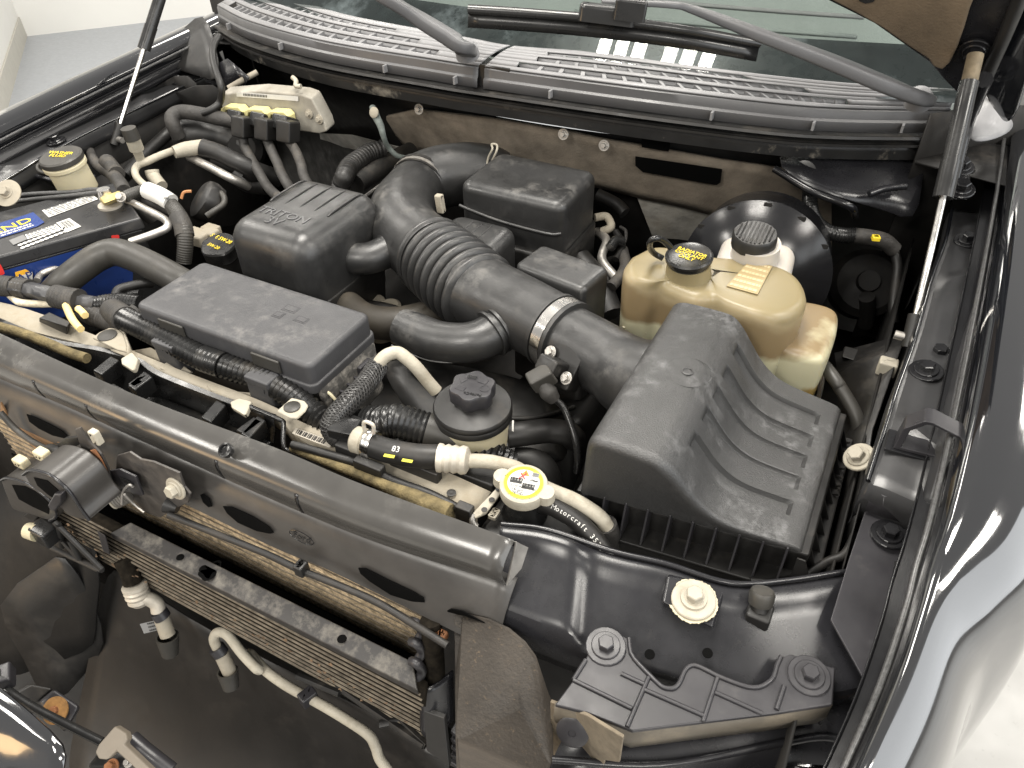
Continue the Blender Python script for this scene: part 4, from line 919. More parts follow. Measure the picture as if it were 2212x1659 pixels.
# white crusted bolt and rubber bumper
t = thing('support_bolt', 'large chalky white corroded bolt and washer on the support deck', 'bolt')
bc_ = q(32, 1556, 310, 1.0)
lathe('corrosion_crust', [(.0238, 0), (.0235, .0006), (.0, .0008)], bc_-Z*.001, (-.02, -.12, 1), 'cream', t, 96, 60, lambda a: .018*math.sin(5*a)+.014*math.sin(17*a+1)+.016*math.sin(37*a))
lathe('washer', [(.0215, 0), (.0215, .002), (.0205, .003), (.013, .0032), (.0125, .006), (.010, .0065), (0, .0065)], bc_, (-.02, -.12, 1), 'white', t, 44)
bolt(bc_+V((0, 0, .004)), (-.02, -.12, 1), .0085, .0105, 'white', t, 'hex_head', .9)
t = thing('hood_bumper', 'black rubber hood bumper post on the support deck', 'bumper')
bb_ = q(32, 2080, 430, .982); tp_ = q(32, 2115, 230, 1.008)
rbox('base', bb_-Z*.006, X, Y, .012, .012, 0, .016, 'rub', t, .004, .003)
tube('stem', [bb_+Z*.006, tp_-Z*.006], .0085, 'rub', t, seg=16, sub=1)
lathe('head', [(.009, -.016), (.0118, -.0145), (.0125, -.004), (.0112, -.001), (.0105, -.0015), (.0098, -.0005), (0, -.0005)], tp_, (tp_-bb_), 'hose', t, 32)

# ================================================================== headlamp bracket
t = thing('headlamp_bracket', 'dark grey ribbed plastic headlamp bracket with two bolts', 'bracket')
zb = .977
ol = [q(32, *a, zb) for a in ((790, 570), (870, 553), (960, 575), (1038, 620), (1052, 740), (1120, 830), (1200, 912), (1290, 1000), (1345, 1022), (1405, 1018), (1450, 965), (1480, 890), (1515, 848), (1565, 836), (1650, 870), (1745, 920), (1880, 975), (1990, 1010), (2080, 1012), (2150, 980))]
ol += [q(33, *a, zb) for a in ((190, 930), (215, 840), (250, 765), (330, 742), (688, 855), (664, 1150))]
ol += [q(32, *a, zb) for a in ((2200, 1222), (1640, 1290), (1070, 1362), (700, 1215), (440, 1150), (585, 955), (690, 780), (745, 640))]
prism('plate', ol, V((0, 0, -.005)), 'brkt', t, .0016)
rim = ol[3:26]
tube('edge_bead', [v+Z*.001 for v in rim[:20]], .0022, 'brkt', t, seg=8, sub=2)
for a, b in (((590, 950), (1060, 1180)), ((975, 900), (1160, 985)), ((1195, 930), (1022, 1328)), ((1165, 1030), (1640, 1238)), ((1748, 935), (1632, 1288)), ((1730, 1050), (2112, 1222)), ((590, 950), (690, 790))):
    tube('rib', [q(32, *a, zb+.0008), q(32, *b, zb+.0008)], .0022, 'brkt', t, seg=8, sub=1)
tube('rib', [q(33, 275, 1000, zb+.0008), q(33, 212, 1190, zb+.0008)], .0024, 'brkt', t, seg=8, sub=1)
fr_ = [q(32, 440, 1150, zb-.004), q(32, 700, 1216, zb-.004), q(32, 1070, 1360, zb-.004), q(32, 1640, 1289, zb-.004), q(32, 2200, 1221, zb-.004), q(33, 664, 1150, zb-.004)]
sheet('front_wall', [[v, v+V((0, -.002, -.02)), v+V((0, .004, -.042))] for v in fr_], mat('dusty_bracket_face', (.10, .088, .07), .55, dust=.5, dcol=(.3, .25, .18), dscale=12, up=False), t, .003)
sheet('side_wall', [[v, v+V((0, .0, -.04))] for v in (q(33, 664, 1150, zb-.004), q(33, 688, 855, zb-.004))], 'brkt', t, .003)
for c in (q(32, 850, 690, zb), q(33, 470, 925, zb)): bolt(c+Z*.001, (0, -.1, 1), .008, .0195, 'brkt', t)
# headlamp below
t = thing('headlamp', 'black headlamp housing with chrome reflector strip under the bracket', 'headlamp')
hb = [q(32, 440, 1560, .915), q(32, 1300, 1600, .912), q(32, 2200, 1440, .912), q(33, 560, 1380, .915), q(33, 800, 1420, .915)]
sheet('housing', [[v+V((0, .05, .01)), v+V((0, .0, .002)), v+V((0, -.012, -.004)), v+V((0, -.03, -.03)), v+V((0, -.035, -.06))] for v in hb], 'supp', t, .003, 1)
tube('housing_rib', [v+V((0, -.006, .004)) for v in hb], .004, 'supp', t, seg=8)
sheet('chrome_strip', [[v+V((0, -.034, -.016)), v+V((0, -.04, -.022)), v+V((0, -.044, -.035))] for v in hb[:4]], 'chrome', t, .002)
rbox('reflector', q(33, 470, 1600, .888), (1, .15, 0), Y, .024, .014, -.012, .008, 'chrome', t, .006, .004)
rbox('reflector', q(33, 740, 1610, .888), (1, .15, 0), Y, .018, .022, -.012, .01, 'chrome', t, .006, .005)
tube('chrome_edge', [q(32, 1650, 1655, .885), q(32, 2000, 1640, .886), q(33, 60, 1612, .887), q(33, 240, 1600, .888)], .0055, 'chrome', t, seg=10)
prism('window', qs(33, [(380, 1640, .897), (580, 1590, .897), (570, 1545, .897), (390, 1580, .897)]), V((0, 0, -.002)), 'steel', t, .001)

# ================================================================== rubber deflector flap
t = thing('air_deflector_flap', 'gritty brown-black rubber deflector flap hanging before the support', 'flap')
def fl3(px, py, k=.36):
    o = p(px, py, .9)
    for _ in range(8): o = p(px, py, y=.353-(.962-o.z)*k)
    return o
fo = [(983, 1331), (1000, 1330), (1050, 1342), (1096, 1364), (1130, 1393), (1152, 1423), (1163, 1455), (1180, 1500), (1190, 1520), (1194, 1690), (985, 1700), (984, 1600), (983, 1455)]
f3 = [fl3(*v) for v in fo]; prism('flap', f3, V((0, .004, -.001)), 'flap', t, .0012)
lo_ = [(1188, 1516), (1268, 1546), (1346, 1594), (1338, 1648), (1306, 1643), (1300, 1700), (1192, 1700)]
prism('folded_tail', [p(a, b, y=.322-.028*(a-1188)/160) for a, b in lo_], V((0, .004, -.001)), mat('dusty_flap_tail', (.17, .14, .10), .85, var=.45, vscale=30, bump=.6, bscale=200), t, .0012)
c = q(32, 595, 1350, .93); c = p(1080+595*.2685, 1213+1350*.2685, y=.308)+V((0, -.003, .001)); lathe('push_rivet', [(.0155, -.002), (.0155, .001), (.013, .0028), (.004, .0034), (.0035, .002), (0, .002)], c, (.1, -.85, .5), 'brkt', t, 32)

# ================================================================== cooler stack
t = thing('radiator_core', 'tan dusty radiator core glimpsed under the support face', 'radiator')
def rowline(L_, y0): return L_
sheet('fin_core', [[V((x, .366, .93)), V((x, .366, .86)), V((x, .37, .70))] for x in (-.42, -.1, .2, .36)], 'radfins', t, .01)
sheet('shadow_band', [[V((x, .361, .806)), V((x, .362, .77)), V((x, .364, .68))] for x in (-.42, 0, .36)], 'void', t, .002)  # near-black sheet standing in for the shade below the visible fins
for k in range(9): box('core_tube', V((-.42, .3648, .912-.0125*k)), V((.355, .3685, .9138-.0125*k)), 'finline', t, 0)
t = thing('condenser', 'dark condenser with pale horizontal tubes and dirty flat header bar', 'condenser')
hb_ = [p(282, 1127, .885), p(892, 1428, .885), p(903, 1492, .878), p(236, 1151, .878)]
prism('header_bar', hb_, V((0, 0, -.012)), mat('mottled_dirty_bar', (.024, .022, .021), .5, var=.3, dust=.75, dcol=(.20, .185, .16), dscale=34, dcut=.48), t, .002)
for (x, y, r_) in ((1450, 1465, .005), (1690, 1570, .012), (1660, 1600, .009), (1715, 1540, .009)):
    c = q(20, x, y, .8825); lathe('oil_stain' if r_ > .006 else 'hole', [(r_, 0), (r_*.9, .0006), (0, .0006)], c, Z, 'void', t, 24, 60, (lambda a: .2*math.sin(3*a)) if r_ > .006 else None)
lathe('hole', [(.0055, 0), (.005, .0006), (0, .0006)], q(31, 740, 620, .8825), Z, 'void', t, 20)
sheet('fin_core', [[V((x, .302, .874)), V((x, .3055, .80)), V((x, .309, .735))] for x in (-.235, 0, .2, .388)], 'fins', t, .012)
for k in range(10):
    z = .866-.0132*k; box('condenser_tube', V((-.235, .3006+.0006*k, z-.001)), V((.386, .304+.0006*k, z+.001)), 'finline', t, 0)
box('end_tank', V((-.245, .295, .70)), V((-.232, .33, .885)), 'dull', t, .003)
# dirt and dead leaves lodged in the core
random.seed(3)
t2 = thing('trapped_debris', 'dead leaves and grit lodged in the condenser fins', 'debris')
vs, fs = [], []
for k in range(70):
    x = random.uniform(-.2, .38); z = .868-.0088*random.choice((2, 4, 5, 6, 7, 8))+random.uniform(-.003, .003); c = V((x, .292, z)); r_ = random.uniform(.0008, .0026)
    b0 = len(vs)
    for a in range(5): an = a*1.2566+random.random(); vs.append(c+V((math.cos(an)*r_*1.3, -random.random()*.003, math.sin(an)*r_)))
    fs.append(tuple(range(b0, b0+5)))
dm = mk('grit', vs, fs, mat('leaf_litter', (.13, .085, .05), .9, var=.7, vscale=90), t2, False, 0, 2, .0006)
dm['kind'] = 'stuff'
# bracket, receiver tube and ladder at the right of the condenser
t = thing('receiver_tube', 'dirty vertical receiver tube clipped beside the condenser', 'tube')
tube('tube', [q(31, 1455, 470, .94), q(31, 1475, 700, .90), q(31, 1490, 950, .85)], .0115, 'rad' if False else 'fins', t, seg=20)
rows = []
for k in range(9):
    s = k/8; a = q(31, 1385, 930+s*400, .862-.07*s, ); b = q(31, 1625, 870+s*400, .862-.07*s)
    rows.append([a.lerp(b, u_)+V((0, -.016*math.sin(math.pi*u_), 0)) for u_ in [i/8 for i in range(9)]])
sheet('clip_sleeve', rows, 'supp', t, .003)
for k in range(3):
    tube('leaf_spring', qs(31, [(1300, 480+160*k, .93-.02*k), (1345, 500+160*k, .935-.02*k), (1385, 560+160*k, .92-.02*k), (1345, 640+160*k, .91-.02*k)]), .0055, 'brkt', t, seg=8)
hexa('side_bracket', qs(31, [(1395, 1200, .83), (1560, 1260, .83), (1600, 1659, .77), (1420, 1520, .78)]), [v+V((0, .006, 0)) for v in qs(31, [(1395, 1200, .83), (1560, 1260, .83), (1600, 1659, .77), (1420, 1520, .78)])], 'dull', t, .001)
for k in range(5): hexa('ladder_loop', [v for v in qs(31, [(1610, 1360+62*k, .80-.012*k), (1665, 1400+62*k, .80-.012*k), (1670, 1425+62*k, .795-.012*k), (1615, 1385+62*k, .795-.012*k)])], [v+V((0, .012, 0)) for v in qs(31, [(1610, 1360+62*k, .80-.012*k), (1665, 1400+62*k, .80-.012*k), (1670, 1425+62*k, .795-.012*k), (1615, 1385+62*k, .795-.012*k)])], 'brkt', t, .001)
rbox('rust_scab', q(31, 1530, 590, .93), X, Y, .008, .006, -.003, .005, 'rust', t, .003, .003)
t = thing('lower_condenser_frame', 'black truss frame under the condenser', 'frame')
for a, b in (((700, 1000), (1400, 1480)), ((1040, 1310), (1330, 1250)), ((1200, 1270), (1420, 1480)), ((1420, 1500), (1690, 1640)), ((380, 920), (720, 1060))):
    tube('truss_bar', [q(31, *a, .745), q(31, *b, .745)], .005, 'dull', t, seg=6, sub=1)
# hood release cable along the support
t = thing('release_cable', 'black hood release cable clipped along the support face', 'cable')
tube('cable', [q(20, 1420, 1070, .94)+V((0, -.012, 0))]+[q(20, 1700, 1180, .94)+V((0, -.012, 0)), q(20, 2204, 1380, .94)+V((0, -.012, 0))]+[q(21, a, b, .94)+V((0, -.012, 0)) for a, b in ((450, 1500), (850, 1659))]+[q(31, a, b, .94)+V((0, -.012, 0)) for a, b in ((1100, 270), (1400, 450), (1640, 600))], .0042, 'rub', t, seg=10)
rbox('cable_clip', q(21, 470, 1490, .945)+V((0, -.012, 0)), X, Y, .006, .007, -.007, .008, 'dull', t, .002, .002)
tube('cable_boot', qs(20, [(1345, 1040, .945), (1430, 1075, .942)]), [.011, .006], 'rub', t, seg=14)

# ================================================================== hood latch
t = thing('hood_latch', 'rusty dark steel hood latch with coil spring on the support', 'latch')
def plate_(name, pts, z, mt, th=.003, lift=0.):
    P3 = []
    for a, b in pts:
        o = q(20, a, b, z); P3.append(o)
    # stand the plate up: plane facing the camera side of the support
    out = []
    for a, b in pts: out.append(q(20, a, b, y=.334-lift))
    return prism(name, out, V((0, th, 0)), mt, t, .0008)
plate_('back_plate', [(940, 650), (1040, 620), (1130, 680), (1230, 700), (1440, 790), (1480, 900), (1530, 960), (1510, 1030), (1380, 1090), (1290, 1150), (1180, 1110), (1060, 1000), (980, 880), (930, 760)], .97, 'latchm', .003)
plate_('side_plate', [(600, 440), (640, 425), (700, 520), (810, 640), (870, 760), (900, 880), (860, 900), (790, 790), (740, 770), (680, 680), (640, 560)], .97, 'latchm', .003, .012)
plate_('rusty_lever', [(720, 610), (760, 600), (810, 680), (850, 760), (890, 860), (860, 865), (800, 760), (740, 680)], .97, 'rust', .002, .016)
plate_('catch_plate', [(860, 775), (960, 760), (1090, 820), (1150, 970), (1080, 960), (1000, 930), (930, 900), (890, 880)], .97, 'brkt', .003, .010)
plate_('hook', [(610, 640), (650, 640), (700, 690), (700, 820), (660, 830), (630, 740)], .97, 'zinc', .002, .018)
plate_('arm', [(460, 560), (520, 510), (620, 500), (640, 560), (560, 600), (480, 640)], .97, 'dull', .004, .008)
sc = q(20, 930, 1000, y=.318); sa = (q(20, 1000, 960, y=.33)-q(20, 900, 1010, y=.318)).normalized()
for k in range(6): lathe('spring_coil', [(.0105, -.0012), (.0122, 0), (.0105, .0012)], sc+sa*(.0032*k), sa, 'zinc', t, 24)
lathe('spring_cap', [(.0115, -.002), (.0115, 0), (0, .001)], sc-sa*.002, sa, 'white', t, 24)
tube('spring_leg', [q(20, 980, 1040, y=.312), q(20, 990, 940, y=.316), q(20, 1040, 885, y=.318), q(20, 1070, 900, y=.32)], .0016, 'zinc', t, seg=8)
tube('spring_leg', [q(20, 1000, 960, y=.312), q(20, 1080, 1040, y=.316), q(20, 1160, 1105, y=.316)], .0016, 'zinc', t, seg=8)
bolt(q(20, 1420, 910, y=.332), (0, -1, .2), .008, .0145, 'white', t)
rbox('nut', q(20, 770, 500, y=.325), X, Z, .006, .010, -.004, .004, 'white', t, .002, .002)
tube('cable_end', [q(20, 560, 660, y=.325), q(20, 620, 680, y=.322)], .0025, 'zinc', t, seg=8)
tube('cable_sleeve', [q(20, 400, 600, y=.325), q(20, 470, 625, y=.323), q(20, 550, 660, y=.322)], [.008, .009, .007], 'dull', t, seg=12)
prism('diamond_hole', [q(20, a, b, y=.3225) for a, b in ((955, 820), (1010, 840), (1070, 880), (1060, 900), (1000, 870))], V((0, .0006, 0)), 'tube', t, 0)
# brown strap and cable at the far left
t = thing('release_strap', 'tan flat strap running beside the grey latch cable', 'strap')
prism('strap', [q(20, a, b, y=.345) for a, b in ((0, 220), (60, 330), (200, 430), (330, 500), (480, 545), (400, 560), (320, 630), (220, 540), (100, 430), (0, 290))], V((0, .003, 0)), mat('tan_strap', (.30, .17, .08), .7, var=.3), t, .001)
t = thing('latch_cable', 'grey cable running into the hood latch lever', 'cable')
tube('cable', [q(20, a, b, y=.335) for a, b in ((0, 300), (120, 430), (240, 520), (350, 580), (420, 600))], .0042, 'hose', t, seg=10)
# horns
for hl_, y_, ol_, mo_ in (('flat black horn behind its twin beside the cream capped sensor', .288, [(5, 850), (60, 828), (180, 858), (300, 925), (420, 1030), (455, 1130), (400, 1172), (250, 1125), (110, 1082), (55, 980)], [(95, 885), (200, 895), (310, 950), (400, 1040), (390, 1120), (260, 1060), (150, 1000)]),
                     ('flat black horn overlapping its twin next to the hood latch', .270, [(188, 800), (250, 765), (390, 800), (500, 880), (580, 965), (650, 1075), (718, 1168), (560, 1135), (480, 1060), (400, 1000), (260, 900)], [(270, 825), (380, 850), (470, 930), (440, 1000), (380, 960), (300, 890)])):
    t = thing('horn', hl_, 'horn', 'horns beside the latch')
    o3_ = [q(20, a, b, y=y_) for a, b in ol_]; o3_ = spline(o3_+[o3_[0]], 4)[:-1]
    prism('horn_shell', o3_, V((.004, .046, .004)), 'face', t, .004, 3)
    prism('horn_mouth', [q(20, a, b, y=y_-.0008) for a, b in mo_], V((0, .0005, 0)), 'void', t, 0)
    tube('horn_rim', [q(20, a, b, y=y_-.001) for a, b in ol_[:7]], .0022, 'supp', t, seg=8, sub=3)
prism('horn_flare', [q(20, a, b, y=.262) for a, b in ((380, 1050), (430, 960), (490, 960), (490, 1030), (440, 1095), (400, 1095))], V((0, .008, 0)), 'brkt', t, .002)
hexa('horn_bracket', [q(20, a, b, y=.31) for a, b in ((190, 1130), (260, 1200), (310, 1140), (260, 1080))], [q(20, a, b, y=.33) for a, b in ((190, 1130), (260, 1200), (310, 1140), (260, 1080))], 'dull', t, .002)
for a, b, m_ in ((340, 640, 'cream'), (170, 700, 'cream')): rbox('spacer', q(20, a, b, y=.31), X, Z, .010, .007, -.006, .006, m_, t, .003, .002)
t = thing('temperature_sensor', 'cream capped sensor with black plug beside the condenser', 'sensor')
tube('cap', qs(20, [(220, 1250, .82), (300, 1265, .82)]), [.011, .013], 'cream', t, seg=16, sub=1)
rbox('plug', q(20, 370, 1260, .82), X, Y, .016, .014, -.014, .012, 'conv', t, .004, .003)
t = thing('condenser_bracket', 'black ribbed triangular bracket on the condenser side', 'bracket')
for a, b in (((440, 1180), (820, 1560)), ((420, 1240), (640, 1480)), ((640, 1480), (820, 1570)), ((560, 1330), (640, 1480)), ((470, 1200), (500, 1380)), ((420, 1390), (800, 1570))):
    tube('strut', [q(20, *a, y=.288), q(20, *b, y=.285)], .0042, 'dull', t, seg=6, sub=1)
hexa('post', [q(20, a, b, y=.285) for a, b in ((780, 1250), (850, 1290), (890, 1450), (830, 1420))], [q(20, a, b, y=.30) for a, b in ((780, 1250), (850, 1290), (890, 1450), (830, 1420))], 'brkt', t, .002)

# ================================================================== lower front: shield, pipes, bumper corner
t = thing('lower_shield', 'brown-black dirty curved lower shield below the condenser', 'shield')
sheet('shield', [[p(235, 1190, .74), p(210, 1330, .58), p(180, 1480, .46), p(150, 1620, .40), p(140, 1720, .38)], [p(330, 1300, .69), p(330, 1420, .56), p(320, 1540, .46), p(330, 1659, .41), p(330, 1760, .39)], [p(600, 1440, .66), p(600, 1540, .56), p(600, 1640, .48), p(600, 1740, .43), p(600, 1800, .41)], [p(980, 1630, .64), p(980, 1700, .56), p(980, 1760, .48), p(980, 1800, .46), p(980, 1830, .44)]], 'brown', t, .003, 2)
sheet('left_wall', [[p(-60, 960, .80), p(-60, 1350, .55), p(-60, 1500, .42)], [p(120, 1080, .80), p(130, 1330, .6), p(150, 1420, .5)], [p(232, 1190, .80), p(200, 1330, .62), p(212, 1400, .55)]], 'pit', t, .003, 1)
sheet('duct_panel', [[p(-40, 1300, .62), p(60, 1420, .5), p(100, 1560, .40)], [p(110, 1220, .72), p(160, 1350, .56), p(195, 1440, .48)], [p(130, 1180, .78), p(205, 1300, .64), p(232, 1400, .55)]], 'dull', t, .003, 1)
sheet('lower_pan', [[V((x, y, .36)) for y in (-.3, .0, .3, .6)] for x in (-1.0, -.5, 0, .5, .72)], 'brown', t, .003)
sheet('front_panel', [[V((-.90, .43, .93)), V((-.90, .40, .36))], [V((-.42, .43, .93)), V((-.42, .40, .36))]], 'pit', t, .003)
t = thing('cooler_fitting', 'pale metal quick-connect fitting with grey collar below the condenser', 'fitting')
tube('upper_hose', qs(30, [(990, -20, .80), (1040, 80, .785), (1070, 170, .77)]), .0125, 'fins', t, seg=16)
lathe('crimp', [(.013, 0), (.0165, .002), (.0165, .006), (.0145, .008), (.0165, .011), (.0145, .015), (.0165, .018), (.0145, .022), (.0155, .027), (.010, .034)], q(30, 1075, 180, .77), q(30, 1130, 330, .74)-q(30, 1075, 180, .77), 'alu', t, 28)
tube('elbow', qs(30, [(1120, 290, .75), (1200, 300, .745), (1260, 340, .735), (1275, 400, .725)]), .0098, 'alu', t, seg=16)
tube('collar', qs(30, [(1275, 400, .725), (1310, 450, .715)]), .0115, 'brkt', t, seg=16, sub=1)
tube('stem', qs(30, [(1300, 450, .715), (1350, 590, .69)]), .0105, 'rad', t, seg=16, sub=1)
tube('cup', qs(30, [(1345, 600, .69), (1370, 740, .66)]), [.0155, .0115], 'hose', t, seg=20, sub=1, hollow=.15)
tg = qs(30, [(1125, 500, .70), (1300, 460, .70), (1310, 540, .69), (1160, 578, .69)]); patch('tag', tg, 'gry', t, .0, .0008)
lines(tg[0].lerp(tg[1], .3), tg[1], tg[2], tg[3].lerp(tg[2], .3), 3, 'dkp', t)
t = thing('cooler_pipe', 'long cream painted cooler pipe snaking across the lower shield', 'pipe')
tube('pipe', qs(30, [(1745, 690, .70), (1720, 620, .715), (1750, 570, .725), (1830, 590, .725), (1950, 740, .715), (2080, 870, .705)])+qs(31, [(0, 740, .70), (120, 870, .695), (300, 1000, .69), (540, 1130, .685), (760, 1260, .675), (950, 1390, .665), (1010, 1490, .65), (1040, 1580, .64), (1110, 1680, .63)]), .0068, 'white', t, seg=16)
rbox('pipe_clip', q(31, 465, 1085, .69), (.9, -.3, 0), (.3, .9, 0), .008, .011, -.009, .009, 'brkt', t, .002, .002)
tube('collar', qs(30, [(1740, 690, .70), (1780, 740, .69)]), .011, 'brkt', t, seg=16, sub=1)
tube('stem', qs(30, [(1780, 740, .69), (1850, 890, .66)]), .0098, 'rad', t, seg=16, sub=1)
tube('cup', qs(30, [(1830, 880, .665), (1860, 1010, .64)]), [.0145, .011], 'hose', t, seg=20, sub=1, hollow=.15)
t = thing('bumper_corner', 'glossy dark bumper cover corner reflecting light at the lower front', 'bumper')
sheet('cover', [[p(-80, 1430, .80), p(-80, 1560, .78), p(-80, 1760, .70)], [p(0, 1483, .80), p(10, 1590, .79), p(-10, 1760, .70)], [p(70, 1545, .80), p(70, 1640, .785), p(70, 1760, .72)], [p(148, 1612, .795), p(135, 1659, .785), p(120, 1740, .74)]], 'paint', t, .003, 1)
t = thing('bumper_bracket', 'grey plastic bumper bracket with a rusty bolt', 'bracket')
hexa('block', qs(30, [(290, 1140, .70), (520, 1380, .69), (655, 1170, .70), (430, 1020, .71)]), qs(30, [(310, 1130, .725), (520, 1370, .715), (640, 1160, .725), (440, 1025, .735)]), 'brkt', t, .004)
hexa('wing', qs(30, [(60, 1080, .71), (290, 1140, .70), (430, 1020, .71), (240, 980, .72)]), qs(30, [(70, 1080, .72), (300, 1130, .715), (430, 1020, .725), (250, 985, .73)]), 'dull', t, .003)
bc_ = q(30, 450, 1195, .728); lathe('rusty_washer', [(.0165, 0), (.0165, .002), (.006, .003), (0, .003)], bc_, (.2, -.5, .8), mat('orange_rust', (.24, .125, .04), .8, var=.4, vscale=80, bump=.4), t, 28); bolt(bc_, (.2, -.5, .8), .0055, .008, 'rust', t)
t = thing('wire_rod', 'thin black rod crossing above the rusty bumper bolt', 'rod')
tube('rod', qs(30, [(0, 960, .76), (70, 1040, .76), (250, 1160, .755), (450, 1265, .75), (650, 1365, .745), (820, 1450, .74)]), .0052, 'tube', t, seg=10)
rbox('rod_clip', q(30, 30, 920, .77), (.7, -.5, 0), (.5, .7, 0), .014, .010, -.01, .008, 'brkt', t, .003, .003)
t = thing('release_lever', 'grey-brown T-shaped plastic lever at the bumper', 'lever')
prism('lever', qs(30, [(920, 1322, .775), (1010, 1380, .775), (1025, 1430, .775), (1000, 1470, .775), (1240, 1700, .76), (1120, 1700, .76), (930, 1525, .77), (860, 1595, .772), (790, 1590, .772), (760, 1535, .772), (790, 1470, .773)]), V((0, .006, -.007)), mat('brown_grey_plastic', (.13, .11, .085), .6, var=.15), t, .002)
tube('rod', qs(30, [(1060, 1420, .74), (1150, 1500, .735), (1250, 1580, .73), (1380, 1680, .72)]), .009, 'brkt', t, seg=10)
t = thing('grille_bracket', 'dark bracket and screws under the release lever', 'bracket')
hexa('bracket', qs(30, [(700, 1659, .70), (1100, 1690, .70), (1080, 1560, .71), (820, 1500, .71)]), qs(30, [(700, 1650, .715), (1100, 1680, .715), (1080, 1560, .725), (820, 1500, .725)]), 'dull', t, .004)
bolt(q(30, 1035, 1615, .727), (0, -.5, 1), .004, .006, 'zinc', t); bolt(q(30, 905, 1650, .727), (0, -.5, 1), .006, .009, 'rust', t)
# ================================================================== radiator top: tank flange, air guide, foam, brackets
t = thing('radiator_top_tank', 'dusty pale aluminium radiator tank flange along the front of the bay', 'radiator')
back = ps([(-60, 640, .985), (60, 668, .985), (215, 728, .985), (346, 782, .985), (450, 822, .985), (540, 856, .985), (605, 885, .985), (660, 915, .985), (800, 965, .985), (930, 1005, .985), (1060, 1062, .985)])
fron = ps([(-60, 668, .98), (40, 708, .98), (212, 752, .98), (346, 804, .98), (450, 845, .98), (540, 876, .98), (605, 908, .98), (650, 950, .98), (800, 1025, .98), (930, 1085, .98), (1030, 1118, .98)])
sheet('flange', [[a+V((0, .02, -.03)), a, a.lerp(b, .5)+Z*.001, b, b-Z*.02] for a, b in zip(spline(back, 4), spline(fron, 4))], 'rad', t, .002)
sl = qs(21, [(370, 430, .9865), (680, 545, .9865), (640, 590, .9865), (340, 475, .9865)])
patch('barcode_label', sl, mat('grey_label', (.36, .33, .28), .6), t, .001, .0004)
for k in range(18):
    a = sl[0].lerp(sl[1], .08+.042*k); b = sl[3].lerp(sl[2], .08+.042*k)
    patch('barcode_line', [a.lerp(b, .15), a.lerp(b, .15)+(sl[1]-sl[0])*(.012+.010*(k*7 % 3)), a.lerp(b, .85)+(sl[1]-sl[0])*(.012+.010*(k*7 % 3)), a.lerp(b, .85)], 'dull', t, .0018, .0003)
def tab(pts, z, puck, h=.03, mt='rad'):
    prism('mounting_tab', qs(10, pts, z) if isinstance(pts[0], tuple) else pts, V((0, 0, -.004)), mt, t, .003)
    if puck is not None: lathe('rubber_puck', [(.0135, -.002), (.0135, .0005), (.012, .0012), (0, .0016)], puck, (0, -.05, 1), 'hose', t, 28)
tab([(740, 1205), (800, 1160), (880, 1125), (940, 1130), (990, 1170), (1020, 1270), (1020, 1320), (940, 1300)], .998, q(10, 862, 1188, .999))
sheet('tab_skirt', [[a, a+V((0, .0, -.03))] for a in qs(10, [(940, 1130, .997), (990, 1170, .997), (1020, 1270, .997), (1022, 1320, .997), (900, 1290, .99)])], 'rad', t, .003)
prism('mounting_tab', [q(21, a, b, 1.010) for a, b in ((215, 285), (335, 178), (440, 205), (468, 240), (445, 285), (380, 345), (320, 340))], V((0, 0, -.004)), 'white', t, .002)
lathe('rubber_puck', [(.0105, -.002), (.0105, .0005), (.0095, .0012), (0, .0016)], q(21, 338, 255, 1.011), Z, 'hose', t, 28)
for rc, pts in ((10, ((970, 1375), (1060, 1320), (1110, 1375), (1085, 1460), (1060, 1470), (975, 1415))), (20, ((1850, 215), (1920, 185), (2025, 210), (1980, 310), (1960, 320), (1860, 260)))):
    prism('edge_clip', [q(rc, a, b, .998) for a, b in pts], V((0, .002, -.008)), 'white', t, .002)
prism('white_bracket', qs(10, [(1280, 1450, .985), (1330, 1410, .985), (1400, 1380, .985), (1540, 1480, .98), (1460, 1540, .975)]), V((0, .003, -.004)), 'rad', t, .001)
prism('white_bracket', qs(10, [(1660, 1590, .985), (1700, 1565, .985), (1900, 1640, .985), (2150, 1659, .98), (2190, 1720, .975), (1700, 1650, .98)]), V((0, .003, -.004)), 'rad', t, .001)
prism('slant_bracket', qs(10, [(1060, 1310, .975), (1210, 1285, .985), (1310, 1340, .985), (1350, 1430, .975), (1180, 1380, .97)]), V((0, .002, -.004)), 'rad', t, .001)
lathe('rivet_hole', [(.0055, 0), (.0055, .0008), (.004, .001), (0, .0004)], q(21, 1620, 950, .986), Z, 'dull', t, 16)
t = thing('foam_seal', 'olive foam sealing strip lying along the radiator tank', 'seal')
tube('strip', qs(10, [(-60, 1105, .985), (200, 1180, .985), (400, 1260, .985), (560, 1330, .985), (700, 1375, .985)]), .0075, 'foam', t, seg=10)
t = thing('foam_seal', 'crumbling olive foam strip ending near the radiator cap', 'seal')
tube('strip', qs(21, [(340, 585, .985), (700, 730, .985), (1000, 850, .985), (1250, 960, .986), (1450, 1060, .988), (1610, 1120, .99)]), [.006, .006, .007, .010, .013, .012], 'foam', t, seg=10)
t = thing('air_guide', 'shiny black plastic air guide trough with square bosses', 'air guide')
lw = qs(10, [(-60, 1150, .965), (400, 1330, .965), (800, 1480, .965), (1060, 1600, .965)])+qs(20, [(1300, 120, .965), (1800, 320, .965), (2160, 470, .965)])
up_ = qs(10, [(-60, 1060, .985), (400, 1240, .985), (790, 1310, .985), (1100, 1400, .985)])+qs(20, [(1290, 10, .985), (1800, 210, .985), (2204, 350, .985)])
sheet('trough', [[a+V((0, -.03, -.012)), a+V((0, -.012, -.02)), a+V((0, .004, -.022)), b+V((0, -.002, -.018)), b, b+V((0, .004, .001)), b+V((0, .006, -.01))] for a, b in zip(spline(lw, 5), spline(up_, 5))], 'conv', t, .002)
